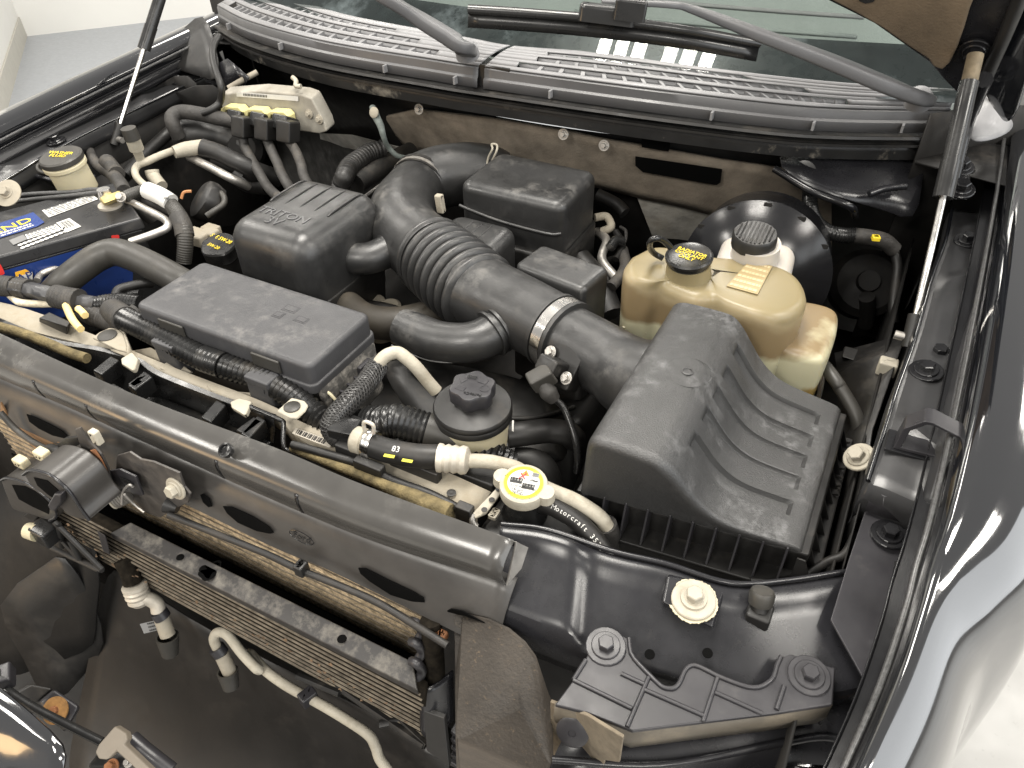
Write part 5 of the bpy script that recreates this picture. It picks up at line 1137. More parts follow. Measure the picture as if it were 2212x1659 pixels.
for rc, (x0, y0), (x1, y1), (x2, y2) in ((10, (740, 1470), (890, 1350), (960, 1385)), (10, (1020, 1590), (1160, 1470), (1220, 1510)), (20, (1020, 70), (1160, -30), (1230, 10)), (20, (1610, 340), (1740, 195), (1820, 235)), (20, (1930, 470), (2070, 320), (2140, 360)), (21, (-120, 440), (30, 330), (110, 370))):
    a, b, c = q(rc, x0, y0, .99), q(rc, x1, y1, .99), q(rc, x2, y2, .99); d = c-b
    hexa('boss', [a-Z*.026, a+d-Z*.026, b+d-Z*.026, b-Z*.026], [a, a+d, b+d, b], 'conv', t, .0025)
tube('guide_edge', qs(21, [(0, 255, .995), (240, 360, .995), (270, 400, .995), (270, 560, .985), (330, 620, .98), (700, 770, .98), (1000, 880, .98), (1130, 940, .98), (1330, 1030, .978)]), .0032, 'conv', t, seg=8)
sheet('guide_wall', [[a, a+V((0, -.006, -.03))] for a in qs(21, [(330, 625, .98), (700, 775, .98), (1000, 885, .98), (1130, 945, .98), (1330, 1035, .978)])], 'conv', t, .002)
t = thing('tank_clip_strip', 'black clip strip with upright tabs on the radiator tank', 'clip')
tube('strip', qs(21, [(340, 560, .992), (700, 660, .992), (900, 720, .99), (1150, 850, .99), (1450, 960, .99), (1740, 1110, .988)]), .0055, 'dull', t, seg=8)
for x, y, w_, h_, z in ((790, 600, .018, .022, 1.0), (950, 730, .020, .014, 1.0), (1320, 730, .034, .016, .995), (1720, 1080, .010, .02, .995)):
    c = q(21, x, y, z); box('upright_tab', c+V((-w_, -.004, -h_)), c+V((w_, .008, .004)), 'dull', t, .002)
box('block', q(21, 1700, 790, .985)+V((-.05, -.004, -.03)), q(21, 1700, 790, .985)+V((.045, .03, .004)), 'dull', t, .003)
hexa('wedge', qs(10, [(310, 1080, .985), (540, 1190, .985), (570, 1110, .985), (380, 1040, .985)]), qs(10, [(310, 1050, 1.003), (540, 1120, 1.003), (570, 1080, 1.003), (400, 1000, 1.003)]), 'dull', t, .002)

# ================================================================== radiator cap and neck
t = thing('radiator_filler', 'radiator filler with silver cap and round yellow-edged warning sticker', 'filler')
rc_ = q(22, 190, 868, 1.030); rax = V((.03, -.09, 1)).normalized()
wob = lambda a: .30*max(0, math.cos(2*(a-.62)))**6
lathe('cap_shell', [(.024, -.016), (.0265, -.015), (.027, -.004), (.026, -.001), (.0235, 0), (0, .0005)], rc_, rax, 'white', t, 72, 40, None)
ear_u = (q(22, 410, 950, 1.027)-q(22, -10, 790, 1.027)).normalized()
for s in (-1, 1):
    c = rc_+ear_u*s*.0265-rax*.006; tube('ear', [c-rax*.007, c+rax*.005], [.0105, .0095], 'white', t, seg=20, sub=1)
su, sv = None, None
st = lathe('sticker', [(.0212, 0), (.0212, .0004), (0, .0004)], rc_+rax*.0004, rax, 'wht', t, 48)
rng_ = []
u0 = rax.orthogonal().normalized(); v0 = rax.cross(u0); vs, fs = [], []
for k in range(48):
    a = 2*math.pi*k/48; d = u0*math.cos(a)+v0*math.sin(a); vs += [rc_+rax*.0012+d*.0176, rc_+rax*.0012+d*.0216]
for k in range(48): fs.append((2*k, 2*k+1, (2*k+3) % 96, (2*k+2) % 96))
mk('yellow_ring', vs, fs, mat('bright_yellow_print', (.80, .76, .004), .5, var=.03), st, False, solid=.0002)
sR = V((.93, .36, 0)); sU = V((-.36, .93, .1))
sR = (q(22, 330, 900, 1.03)-q(22, 60, 850, 1.03)).normalized(); sU = rax.cross(sR)
def S_(x, y): return rc_+rax*.0014+sR*x*1.08+sU*y*1.08
def mark(name, pts, mt): prism(name, [S_(*v) for v in pts], rax*.0002, mt, st, 0)
mark('warning_triangle', [(-.005, .0085), (.004, .0085), (-.0005, .0155)], 'org')
text('!', S_(-.0005, .0112), sR, sU, .005, 'dkp', st, 'warning_mark', .0001)
mark('book_icon', [(.0065, .009), (.0135, .009), (.0135, .014), (.0065, .014)], 'gry'); mark('book_page', [(.0072, .0097), (.0128, .0097), (.0128, .0133), (.0072, .0133)], 'wht')
for s, x, y in ((-1, -.0075, .001), (1, .006, -.004)):
    mark('radiator_icon', [(x-.0065, y-.0035), (x+.006, y-.0035), (x+.006, y+.003), (x-.0065, y+.003)], 'dkp')
    for k in range(4): mark('icon_tooth', [(x-.0055+.003*k, y-.0005), (x-.0035+.003*k, y-.0005), (x-.0045+.003*k, y+.0035)], 'wht')
text('X', S_(-.0025, .0065), sR, sU, .012, 'red', st, 'red_cross', .0002)
text('~', S_(.010, .004), sR, sU, .016, 'dkp', st, 'hand_icon', .0002)
text('110 kPa\n16 psi\n076GD', S_(-.004, -.0105), sR, sU, .0056, 'dkp', st, 'sticker_lettering', .0001)
text('OK', S_(.0125, -.0075), sR, sU, .0038, 'dkp', st, 'sticker_lettering', .0001)
text('FL84-8100-AA', S_(-.0155, .0085), (sR*.6+sU*.8), (sU*.6-sR*.8), .0026, 'dkp', st, 'sticker_lettering', .0001)
lathe('filler_neck', [(.028, -.062), (.024, -.05), (.0215, -.046), (.0205, -.02), (.022, -.014)], rc_, rax, 'conv', t, 36)
rbox('shoulder', rc_+V((.015, -.005, -.09)), X, Y, .055, .045, 0, .032, 'dull', t, .02, .012)
t = thing('support_strap', 'perforated pale metal strap beside the radiator cap', 'strap')
stp = qs(21, [(1990, 900, 1.0), (2040, 920, 1.0), (1900, 1110, .992), (1810, 1150, .992), (1790, 1110, .992)])
prism('strap', stp, V((0, 0, -.003)), 'white', t, .001)
for (x, y) in ((2000, 920), (1945, 1005), (1885, 1085)): lathe('slot', [(.0035, 0), (.0035, .0006), (0, .0006)], q(21, x, y, 1.0004 if y < 1000 else .9975), Z, 'dull', t, 12)
tube('strap_hook', qs(21, [(1800, 1120, .99), (1790, 1180, .985), (1820, 1220, .98)]), .004, 'zinc', t, seg=8)
rbox('paint_chip', q(21, 1965, 1120, .985), X, Y, .005, .007, -.002, .003, 'white', t, .002, .001)

# ================================================================== coolant and AC lines
def text_along(s, path, size, mt, par, side, upv, name='hose_lettering', start=.1):
    ln = [0.]
    for i in range(1, len(path)): ln.append(ln[-1]+(path[i]-path[i-1]).length)
    d = start*ln[-1]
    for ch in s:
        k = 0
        while k < len(ln)-2 and ln[k+1] < d: k += 1
        f = (d-ln[k])/max(1e-6, ln[k+1]-ln[k]); c = path[k].lerp(path[min(k+1, len(path)-1)], f); T = (path[min(k+1, len(path)-1)]-path[k]).normalized()
        if ch != ' ':
            n_ = (upv-T*upv.dot(T)).normalized(); text(ch, c+n_*side, T, n_.cross(T), size, mt, par, name, .0002)
        d += size*.62
t = thing('overflow_tube', 'black printed rubber hose curving from the filler neck', 'hose')
hp_ = qs(22, [(300, 1025, 1.0), (400, 1050, 1.0), (520, 1110, .997), (640, 1190, .993), (740, 1290, .988), (810, 1380, .982), (870, 1470, .975)])
tube('hose', hp_, .0105, 'rub', t, seg=18)
text_along('1A Motorcraft 3530 0800-01P >EPDM<', spline(hp_, 8), .0078, 'wht', t, .0105, V((.1, -.6, .8)), start=.06)
t = thing('ac_line', 'speckled pale AC pipe with rubber section and crimped ferrules', 'pipe')
tube('pipe', qs(21, [(1740, 690, 1.01), (1900, 695, 1.012), (2030, 720, 1.015), (2160, 760, 1.015)])+qs(22, [(250, 850, 1.01), (420, 935, 1.008), (580, 1000, 1.005), (720, 1080, 1.0), (810, 1150, .992), (860, 1220, .98)]), .0085, 'white', t, seg=18)
tube('sleeve_end', qs(22, [(850, 1200, .982), (875, 1270, .965), (870, 1360, .945)]), .0125, 'tape', t, seg=14)
tube('rubber_hose', qs(21, [(985, 570, 1.01), (1150, 620, 1.012), (1330, 650, 1.012), (1530, 660, 1.01)]), .0145, 'rub', t, seg=24)
fc0, fc1 = q(21, 1510, 665, 1.01), q(21, 1770, 690, 1.01); fa = fc1-fc0; L_ = fa.length
lathe('crimp_ferrule', [(.0145, 0), (.0172, .001), (.0172, L_*.12), (.0152, L_*.2), (.0172, L_*.3), (.0152, L_*.42), (.017, L_*.52), (.0152, L_*.64), (.0172, L_*.76), (.016, L_*.9), (.0095, L_)], fc0, fa, 'alu', t, 32)
fc2, fc3 = q(21, 840, 515, 1.01), q(21, 1000, 565, 1.01); fb = fc3-fc2
lathe('end_fitting', [(.0145, 0), (.0165, .002), (.0165, fb.length*.5), (.015, fb.length*.55), (.017, fb.length*.62), (.017, fb.length*.98), (.0145, fb.length)], fc2, fb, 'white', t, 32)
lathe('band_clamp', [(.0171, 0), (.0177, .001), (.0177, .010), (.0171, .011)], fc2+fb*.62, fb, 'steel', t, 36)
tube('white_clip', qs(21, [(925, 460, 1.025), (915, 390, 1.04), (940, 378, 1.045), (990, 405, 1.042), (995, 460, 1.03), (985, 475, 1.025)]), .0024, 'ivory', t, seg=8)
for (x, y) in ((1130, 640), (1275, 678)):
    a = q(21, x-45, y-6, 1.0255); b = q(21, x+40, y+8, 1.0255); patch('yellow_stripe', [a, b, b+V((0, -.003, -.002)), a+V((0, -.003, -.002))], mat('paint_yellow', (.55, .52, .05), .6), t, .001, .0003)
text('83', q(21, 1175, 600, 1.0255), (.9, .2, 0), (-.2, .9, .4), .010, 'wht', t, 'paint_mark', .0002)
t = thing('braided_hose', 'black braided hose bending down to the clip block', 'hose')
br = qs(11, [(1030, 1430, 1.02), (960, 1540, 1.022)])+qs(21, [(900, 110, 1.022), (800, 215, 1.02), (700, 320, 1.015), (655, 410, 1.008), (690, 480, 1.0), (730, 500, .998)])
bm_ = bpy.data.materials.new('braid'); bm_.use_nodes = True; nt = bm_.node_tree; b_ = nt.nodes['Principled BSDF']; b_.inputs['Base Color'].default_value = (.02, .02, .02, 1); b_.inputs['Roughness'].default_value = .35
tube('core', br, .0128, 'conv', t, seg=18)
def braid(path, r, turns, n, ph, par, hand):
    pt = spline(path, 14); fr_ = frames(pt); vs = []
    for k in range(n):
        pp_ = []
        for i, c in enumerate(pt):
            a = hand*turns*2*math.pi*i/(len(pt)-1)+2*math.pi*k/n+ph; pp_.append(c+(fr_[i][1]*math.cos(a)+fr_[i][2]*math.sin(a))*r)
        tube('strand', pp_, .0011, 'braidm', par, seg=5, sub=1, smoothed=False)
M['braidm'] = mat('braid_strand', (.035, .034, .033), .38, var=.2)
braid(br, .0132, 4, 9, 0, t, 1); braid(br, .0132, 4, 9, .2, t, -1)
rbox('clip_block', q(21, 770, 465, 1.005), (.95, .2, 0), (-.2, .95, 0), .017, .014, -.014, .014, 'conv', t, .003, .002)
box('clip_ear', q(21, 860, 410, 1.0)+V((-.014, -.006, -.008)), q(21, 860, 410, 1.0)+V((.014, .006, .012)), 'conv', t, .002)
t = thing('bent_ac_pipe', 'pale aluminium pipe arching between braided hose and reservoir', 'pipe')
tube('pipe', qs(11, [(1015, 1460, 1.02), (1050, 1395, 1.03), (1110, 1345, 1.035), (1190, 1330, 1.035), (1260, 1375, 1.03), (1340, 1450, 1.02), (1430, 1560, 1.0), (1500, 1640, .985)]), .0088, 'white', t, seg=18)
t = thing('wiring_conduit', 'thick shiny black corrugated conduit with taped joints crossing the tank', 'conduit')
cpath = [p(245, 672, .995), p(268, 688, 1.005), p(310, 708, 1.01), p(363, 735, 1.01), p(430, 770, 1.01), p(500, 795, 1.008), p(560, 815, 1.005), p(620, 848, 1.0), p(665, 882, .992), p(705, 915, .982)]
tube('conduit', cpath, .0178, 'conv', t, seg=20, rib=(.0078, .003))
def wrap(i, f0, f1, r_=.0186):
    sp = spline(cpath, 8); a = int(f0*(len(sp)-1)); b = max(a+2, int(f1*(len(sp)-1))); tube('tape_wrap', sp[a:b+1], r_, 'conv' if i else 'tape', t, seg=20, sub=2, rib=(.006, .0007))
wrap(0, .0, .13, .0195); wrap(1, .46, .53)
t = thing('wiring_conduit', 'short fat black conduit with dusty tape beside the steering reservoir', 'conduit')
c2p = qs(21, [(760, 350, .975), (880, 370, .985), (1050, 380, 1.0), (1180, 370, 1.005), (1400, 430, 1.0), (1600, 490, .992), (1800, 570, .982), (1960, 640, .97), (2080, 720, .955)])
tube('conduit', c2p, [.015, .016, .021, .0225, .022, .021, .020, .019, .018], 'conv', t, seg=22, rib=(.0066, .0025))
sp = spline(c2p, 8); tube('tape_wrap', sp[33:44], .0218, 'hose', t, seg=22, sub=2)
tube('tape_wrap', sp[12:17], .0212, 'conv', t, seg=22, sub=2, rib=(.006, .001))
t = thing('wire_bundle', 'thin coloured wires emerging below the fuse box', 'wires')
for k, (m_, o_) in enumerate((('wht', 0), ('red', 1), ('yel', 2), ('cream', 3), ('dkp', 4), ('org', 5), ('gry', 6))):
    tube('wire', [q(21, 700-22*k, 65-8*k, .98), q(21, 640-10*k, 85+8*k, .975), q(21, 590+8*k, 150+12*k, .965), q(21, 600+6*k, 190+6*k, .95)], .0015, m_, t, seg=6)
tube('wire', qs(21, [(480, 150, .99), (520, 110, 1.0), (570, 105, 1.0), (640, 150, .995), (700, 215, .985)]), .0022, 'cream', t, seg=8)

# ================================================================== fuse box
t = thing('fuse_box', 'long dusty grey fuse box with snap-on lid and side latches', 'fuse box')
rbox('lid', V((-.0635, .5925, 0)), X, (0, 1, 0), .157, .066, 1.012, 1.048, 'fuse', t, .012, .007)
rbox('lid_lip', V((-.0635, .5925, 0)), X, Y, .160, .069, 1.003, 1.017, 'fuse', t, .013, .003)
rbox('body', V((-.062, .594, 0)), X, Y, .155, .064, .90, 1.003, 'dull', t, .012, .003, draft=.006)
for x in (-.150, .02):
    box('latch_recess', V((x-.024, .5222, 1.020)), V((x+.024, .5262, 1.0405)), 'hose', t, .002)
    box('latch', V((x-.021, .500, .962)), V((x+.021, .5235, 1.012)), 'fuse', t, .004)
    box('latch_top', V((x-.0205, .4985, 1.008)), V((x+.0205, .5245, 1.020)), 'fuse', t, .003)
for k, (x, y, w_, h_) in enumerate(((-.012, .617, .012, .008), (-.018, .598, .008, .007), (.018, .603, .010, .007))):
    for d in (0, 1):
        c = V((x, y, 1.0479)); box('embossed_mark', c+V((-w_+d*.003, -h_+d*.003, 0)), c+V((w_-d*.003, h_-d*.003, .0007+.0004*d)), 'fuse' if d else 'brkt', t, .0002)
dustm = mat('caked_dust_plastic', (.05, .048, .045), .7, dust=.85, dcol=(.30, .28, .25), dscale=40, dcut=.46, up=False, bump=.6, bscale=180)
hexa('dusty_end', [V((.094, .532, .93)), V((.108, .535, .92)), V((.104, .65, .92)), V((.092, .655, .93))], [V((.0925, .53, 1.012)), V((.100, .535, 1.0)), V((.099, .65, 1.0)), V((.0925, .655, 1.012))], dustm, t, .004)
for k in range(5): box('side_rib', V((.098, .545+.016*k, .935+.006*k)), V((.1105-.001*k, .549+.016*k, .985)), 'brkt', t, .001)
hexa('side_clip', [V((.102, .60, .95)), V((.112, .60, .95)), V((.112, .632, .95)), V((.102, .632, .95))], [V((.10, .603, .995)), V((.107, .603, .995)), V((.107, .629, .995)), V((.10, .629, .995))], 'brkt', t, .002)

# ================================================================== battery
bz = 1.035
FR = p(307, 470, bz); bu = V((.46, .888, 0)).normalized(); bv = V((-bu.y, bu.x, 0))
t = thing('battery', 'black car battery with blue side label and white top stickers', 'battery')
def bl_(a, b, z): return FR+bu*a+bv*b+Z*(z-bz)
hexa('case', [bl_(-.31, .004, .85), bl_(-.004, .004, .85), bl_(-.004, .171, .85), bl_(-.31, .171, .85)], [bl_(-.31, .004, 1.014), bl_(-.004, .004, 1.014), bl_(-.004, .171, 1.014), bl_(-.31, .171, 1.014)], 'tube', t, .004)
hexa('top_cover', [bl_(-.314, 0, 1.013), bl_(0, 0, 1.013), bl_(0, .175, 1.013), bl_(-.314, .175, 1.013)], [bl_(-.314, .002, bz), bl_(-.002, .002, bz), bl_(-.002, .173, bz), bl_(-.314, .173, bz)], mat('battery_plastic', (.022, .022, .023), .32, dust=.25, dcol=(.25, .24, .22), dscale=12), t, .004)
sd = [bl_(-.31, .0025, 1.010), bl_(-.045, .0025, 1.010), bl_(-.03, .0025, .985), bl_(-.06, .0025, .90), bl_(-.31, .0025, .90)]
patch('blue_side_label', sd, 'blue', t, .001, .0005)
def pb(pts): return [q(10, a, b, bz) for a, b in pts]
patch('blue_top_label', pb([(-60, 310), (120, 255), (270, 205), (360, 285), (300, 320), (-60, 430)]), 'blue', t, .0012, .0004)
c = q(10, 95, 300, bz); tx = (q(10, 240, 255, bz)-q(10, 0, 340, bz)).normalized(); ty = Z.cross(tx)
text('LEGEND', q(10, -42, 368, bz)+Z*.001, tx, ty, .028, 'yel', t, 'brand_lettering', .0003, 1.15)
lines(*pb([(-40, 385), (260, 290), (300, 312), (-40, 425)]), 2, 'wht', t)
w1 = pb([(340, 190), (740, 58), (792, 98), (395, 245)]); patch('white_sticker', w1, 'wht', t, .001, .0004)
lines(*w1, 5, 'gry', t)
w2 = pb([(455, 290), (560, 252), (655, 318), (540, 365)]); patch('barcode_sticker', w2, 'wht', t, .001, .0004)
for k in range(7): a = w2[0].lerp(w2[1], .15+.1*k); b = w2[3].lerp(w2[2], .15+.1*k); d_ = (w2[1]-w2[0])*(.03+.02*(k % 2)); patch('barcode_line', [a.lerp(b, .12), a.lerp(b, .12)+d_, a.lerp(b, .75)+d_, a.lerp(b, .75)], 'dkp', t, .0018, .0003)
w3 = pb([(205, 385), (450, 300), (490, 335), (225, 420)]); patch('white_sticker', w3, 'wht', t, .001, .0004)
lines(*w3, 3, 'gry', t)
w4 = pb([(75, 430), (190, 385), (225, 420), (110, 468)]); patch('grey_sticker', w4, 'gry', t, .001, .0004)
vs, fs = [], []
for r_ in range(2):
    for k in range(10):
        c = q(10, 165+38*k+r_*22, 488-14.5*k-(0 if r_ else 22), bz)+Z*.0014; b0 = len(vs)
        for a in range(8): vs.append(c+V((math.cos(a*.785)*.0038, math.sin(a*.785)*.0038, 0)))
        fs.append(tuple(range(b0, b0+8)))
mk('date_code_dots', vs, fs, 'wht', t, False, solid=.0003)
hx = [(120, 680), (205, 655), (262, 690), (262, 740), (250, 756), (130, 745)]
def side_pt(px, py):     # on the battery's blue side wall
    r = RT*(px-1106)/F_PX - UP*(py-829.5)/F_PX + FW; n_ = -bv; o = bl_(-.1, -.0035, .95); return CAM+r*((o-CAM).dot(n_)/r.dot(n_))
def sq(a, b): return side_pt(a*.26854, 405+b*.26854)
hs = [sq(*v) for v in hx]; patch('orange_sticker', hs, mat('label_orange', (.80, .42, .03), .5), t, .001, .0004)
patch('white_panel', [sq(*v) for v in ((122, 720), (258, 675), (262, 735), (140, 748))], 'wht', t, .002, .0003)
text('NAPA', sq(192, 715)-bv*.003, bu, Z, .020, 'blue', t, 'brand_lettering', .0003)
patch('red_sticker', [sq(*v) for v in ((0, 610), (22, 650), (38, 690), (-20, 720))], 'red', t, .001, .0004)
patch('red_sticker', [sq(*v) for v in ((895, 385), (955, 380), (960, 405), (895, 410))], 'red', t, .001, .0004)
t = thing('hold_down_bracket', 'angled grey steel battery hold-down loop', 'bracket')
tube('loop', qs(10, [(1010, 95, 1.04), (1120, 150, 1.035), (1290, 235, 1.03), (1345, 280, 1.028), (1340, 325, 1.025), (1250, 370, 1.02), (1050, 440, 1.01)]), .0068, 'zinc', t, seg=12)
sheet('web', [[q(10, 1010, 105, 1.036), q(10, 1040, 180, 1.0)], [q(10, 1290, 245, 1.026), q(10, 1200, 300, .99)]], 'zinc', t, .003)
tube('lower_loop', qs(10, [(300, 750, .99), (330, 700, .99), (420, 660, .99), (510, 630, .985)]), .0055, 'zinc', t, seg=10)
t = thing('battery_terminal', 'yellow corroded brass battery terminal clamp', 'terminal')
hexa('clamp', qs(10, [(800, 110, 1.045), (840, 155, 1.045), (1010, 90, 1.045), (960, 45, 1.045)]), qs(10, [(795, 80, 1.06), (835, 130, 1.06), (1010, 60, 1.06), (960, 20, 1.06)]), 'brass', t, .004)
lathe('post', [(.012, 0), (.0105, .018), (0, .019)], q(10, 860, 90, 1.05), Z, 'steel', t, 20)
lathe('post_base', [(.020, 0), (.020, .004), (.014, .006), (0, .006)], q(10, 890, 150, 1.035), Z, 'alu', t, 24)
bolt(q(10, 975, 80, 1.058), (.3, -.6, .6), .0065, .009, 'zinc', t)
t = thing('battery_cable', 'grey taped battery cable with white printed sleeve tag', 'cable')
tube('cable', qs(10, [(1000, 75, 1.05), (1120, 30, 1.05), (1200, 30, 1.05), (1320, 90, 1.045), (1420, 200, 1.035), (1480, 330, 1.02), (1490, 450, 1.0), (1480, 600, .97)]), [.010, .010, .012, .013, .014, .014, .0135, .013], 'hose', t, seg=16, rib=(.004, .0008))
tube('white_tag', qs(10, [(1190, 25, 1.052), (1285, 65, 1.052), (1375, 120, 1.046)]), .0152, 'wht', t, seg=18)
text('JA4V', q(10, 1345, 92, 1.064), (q(10, 1375, 110, 1.06)-q(10, 1190, 25, 1.06)), (0, .7, .7), .0085, 'dkp', t, 'tag_lettering', .0002)
tube('split_loom', qs(10, [(1150, 100, 1.03), (1280, 150, 1.02), (1400, 200, 1.03)]), .009, 'tape', t, seg=12)
tube('tape_wrap', qs(10, [(1430, 230, 1.033), (1470, 310, 1.022), (1487, 390, 1.01)]), .0158, 'tape', t, seg=16)
# ================================================================== hoses and looms on the battery side
t = thing('radiator_hose', 'thick grey rubber radiator hose bent over beside the battery', 'hose')
tube('hose', qs(10, [(430, 850, .97), (530, 750, .99), (670, 640, 1.005), (800, 555, 1.016), (930, 520, 1.02), (1080, 565, 1.018), (1300, 670, 1.012), (1480, 770, 1.005), (1600, 830, .99)]), .0225, 'hose', t, seg=28)
t = thing('lower_radiator_hose', 'dark printed radiator hose passing under the ribbed intake duct', 'hose')
tube('hose', qs(11, [(780, 960, .955), (900, 1050, .955), (1050, 1090, .955), (1230, 1090, .955), (1450, 1040, .955), (1600, 1000, .95)]), .0265, 'brhose', t, seg=24)
t = thing('front_wiring_loom', 'tape-bound wiring loom in a plastic channel beside the battery', 'loom')
tube('channel', qs(10, [(-60, 785, 1.0), (100, 800, 1.005), (250, 825, 1.005), (480, 880, 1.002), (620, 915, 1.0), (780, 945, .998)]), .0125, 'fuse', t, seg=6)
for pts, r_ in (([(0, 790), (60, 795), (120, 800)], .017), ([(140, 802), (190, 812), (240, 822)], .0165), ([(450, 875), (540, 895), (640, 912)], .0185)):
    tube('tape_wrap', qs(10, pts, 1.003), r_, 'tape', t, seg=14, rib=(.005, .001))
tube('corrugated_section', qs(10, [(760, 940, .998), (860, 935, .998), (980, 930, .998), (1130, 940, .998)]), [.012, .015, .016, .014], 'conv', t, seg=16, rib=(.0045, .0015))
tube('lower_bundle', qs(10, [(640, 950, .985), (740, 1020, .985), (860, 1060, .985), (1000, 1090, .99), (1120, 1010, .995)]), .017, 'tape', t, seg=14, rib=(.006, .001))
tube('bare_foil', qs(10, [(70, 870, .99), (150, 920, .99), (280, 935, .99), (430, 940, .99)]), [.004, .006, .006, .005], mat('dirty_cream_foil', (.55, .49, .38), .6, var=.5, vscale=60, bump=.6), t, seg=8)
for pts in ([(530, 950), (570, 1040), (620, 1110), (650, 1140)], [(630, 975), (660, 1000), (685, 1030)]):
    tube('yellow_tie', qs(10, pts, 1.004), .0055, mat('pale_yellow_tape', (.70, .55, .25), .6), t, seg=8)
t = thing('fender_loom', 'looped black conduit beside the fuse box end', 'conduit')
tube('loop', qs(10, [(930, 870, .985), (960, 820, .99), (1060, 790, .99), (1160, 770, .99), (1230, 770, .985)]), .0075, 'rub', t, seg=12)
tube('strap', qs(10, [(940, 880, .98), (1020, 860, .98), (1130, 850, .985)]), .006, 'conv', t, seg=10)

# oil filler
t = thing('oil_filler_cap', 'black oil filler cap with yellow lettering beside the engine cover', 'cap')
oc = q(10, 1755, 450, 1.0)
lathe('neck', [(.03, -.08), (.027, -.03), (.027, -.02)], oc, (.05, -.15, 1), 'pit', t, 28)
oo = lathe('cap', [(.028, -.026), (.030, -.022), (.031, -.004), (.029, -.001), (0, 0)], oc, (.05, -.15, 1), 'conv', t, 40, 35, lambda a: .03*math.cos(5*a))
text('SAE 5W-20', oc+V((-.004, .012, .001)), (.97, -.1, 0), (.1, .97, .15), .012, 'yel', oo, 'lettering', .0003, .9)
text('5W-20', oc+V((-.002, -.009, -.002)), (.97, -.1, 0), (.1, .97, .15), .010, 'yel', oo, 'lettering', .0003)

# AC hoses and pipes behind the battery
t = thing('ac_service_line', 'pale metal AC line with black-capped service port', 'pipe')
tube('pipe', qs(0, [(1175, 1500, 1.01), (1110, 1440, 1.015), (1085, 1380, 1.02), (1110, 1330, 1.025), (1180, 1300, 1.03), (1290, 1250, 1.035), (1400, 1210, 1.04)]), .0070, 'white', t, seg=16)
tube('service_port', qs(0, [(1140, 1310, 1.025), (1095, 1190, 1.06)]), [.008, .0095], 'white', t, seg=16, sub=1)
tube('port_body', qs(0, [(1100, 1200, 1.056), (1065, 1110, 1.08)]), .0135, 'white', t, seg=20, sub=1)
tube('black_cap', qs(0, [(1068, 1120, 1.078), (1030, 1030, 1.10)]), [.0148, .0140], 'hose', t, seg=20, sub=1)
tube('block', qs(0, [(1400, 1225, 1.04), (1500, 1200, 1.04), (1640, 1180, 1.04)]), [.012, .0145, .0145], 'white', t, seg=18)
tube('rubber_hose', qs(0, [(1620, 1185, 1.04), (1760, 1230, 1.03), (1900, 1300, 1.02), (2060, 1370, 1.0), (2250, 1440, .97)]), .0175, 'rub', t, seg=20)
tube('thin_pipe', qs(0, [(1520, 1260, 1.02), (1700, 1350, 1.01), (1850, 1430, 1.0), (2000, 1500, .97)]), .0085, 'zinc', t, seg=12)
tube('short_pipe', qs(0, [(1220, 1370, 1.01), (1235, 1420, 1.0), (1300, 1500, .99)]), [.0135, .013, .012], 'white', t, seg=18)
t = thing('heater_hose', 'black heater hose looping up to the control module plugs', 'hose')
tube('hose', qs(0, [(2060, 1000, 1.06), (1800, 960, 1.07), (1620, 920, 1.075), (1460, 900, 1.075), (1385, 940, 1.07), (1395, 1010, 1.055), (1440, 1100, 1.03)]), .0145, 'tape', t, seg=16)
t = thing('accumulator', 'dark ribbed AC hose assembly in the far corner of the bay', 'hose')
tube('body', qs(0, [(1380, 1110, 1.02), (1500, 1090, 1.02), (1640, 1080, 1.02), (1800, 1110, 1.01), (1990, 1180, 1.0)]), [.028, .033, .032, .028, .024], 'dull', t, seg=20)
lathe('disc', [(.04, -.02), (.042, 0), (.03, .01), (0, .012)], q(0, 1960, 1200, 1.0), (.3, -.7, .5), 'pit', t, 28)
for pts, r_ in (([(1740, 1290, .97), (1900, 1350, .97), (2100, 1400, .97)], .016), ([(1900, 1420, .96), (2000, 1480, .95), (2150, 1500, .95)], .018), ([(1980, 1380, .98), (2060, 1420, .97), (2200, 1390, .97)], .014), ([(1000, 1420, .98), (1150, 1260, .99), (1300, 1120, 1.0), (1380, 1050, 1.01)], .013)):
    t = thing('shaded_hose', {.016: 'dark hose just below the thin pale AC pipe', .018: 'dark thick hose dropping behind the ribbed engine cover', .014: 'dark slim hose between the module looms and engine cover', .013: 'dark hose rising along the apron behind the service port'}[r_], 'hose', 'hoses in the far corner of the bay'); tube('hose', qs(0, pts), r_, 'rub', t, seg=14)
t = thing('ground_cable', 'grey ground lug and taped cable on the inner apron', 'cable')
tube('lug', qs(0, [(660, 1070, 1.04), (690, 1130, 1.04), (720, 1180, 1.035)]), [.006, .010, .007], 'zinc', t, seg=10)
tube('cable', qs(0, [(715, 1175, 1.035), (745, 1270, 1.03), (800, 1340, 1.025), (900, 1400, 1.03), (960, 1470, 1.03), (1000, 1540, 1.03)]), [.007, .009, .010, .012, .013, .013], 'tape', t, seg=12)
tube('connector', qs(0, [(860, 1300, 1.035), (940, 1400, 1.033)]), .015, 'tape', t, seg=14)
t = thing('starter_connector', 'ribbed black connector cap with loose wires behind the battery cable', 'connector')
cc0 = q(10, 1620, 90, .99)
lathe('cap', [(.036, -.03), (.04, -.01), (.038, .0), (.03, .006), (0, .008)], cc0, (-.5, -.5, .7), 'dull', t, 28, 35, lambda a: .04*(math.sin(14*a) > 0))
tube('wire', qs(10, [(1460, 90, .99), (1480, 40, 1.0), (1540, 30, 1.0)]), .003, mat('copper_wire', (.45, .2, .08), .5), t, seg=6)
tube('rim', qs(10, [(1700, 10, 1.0), (1790, 60, 1.0), (1800, 130, .99), (1720, 190, .985), (1660, 230, .98)]), .006, 'hose', t, seg=8)
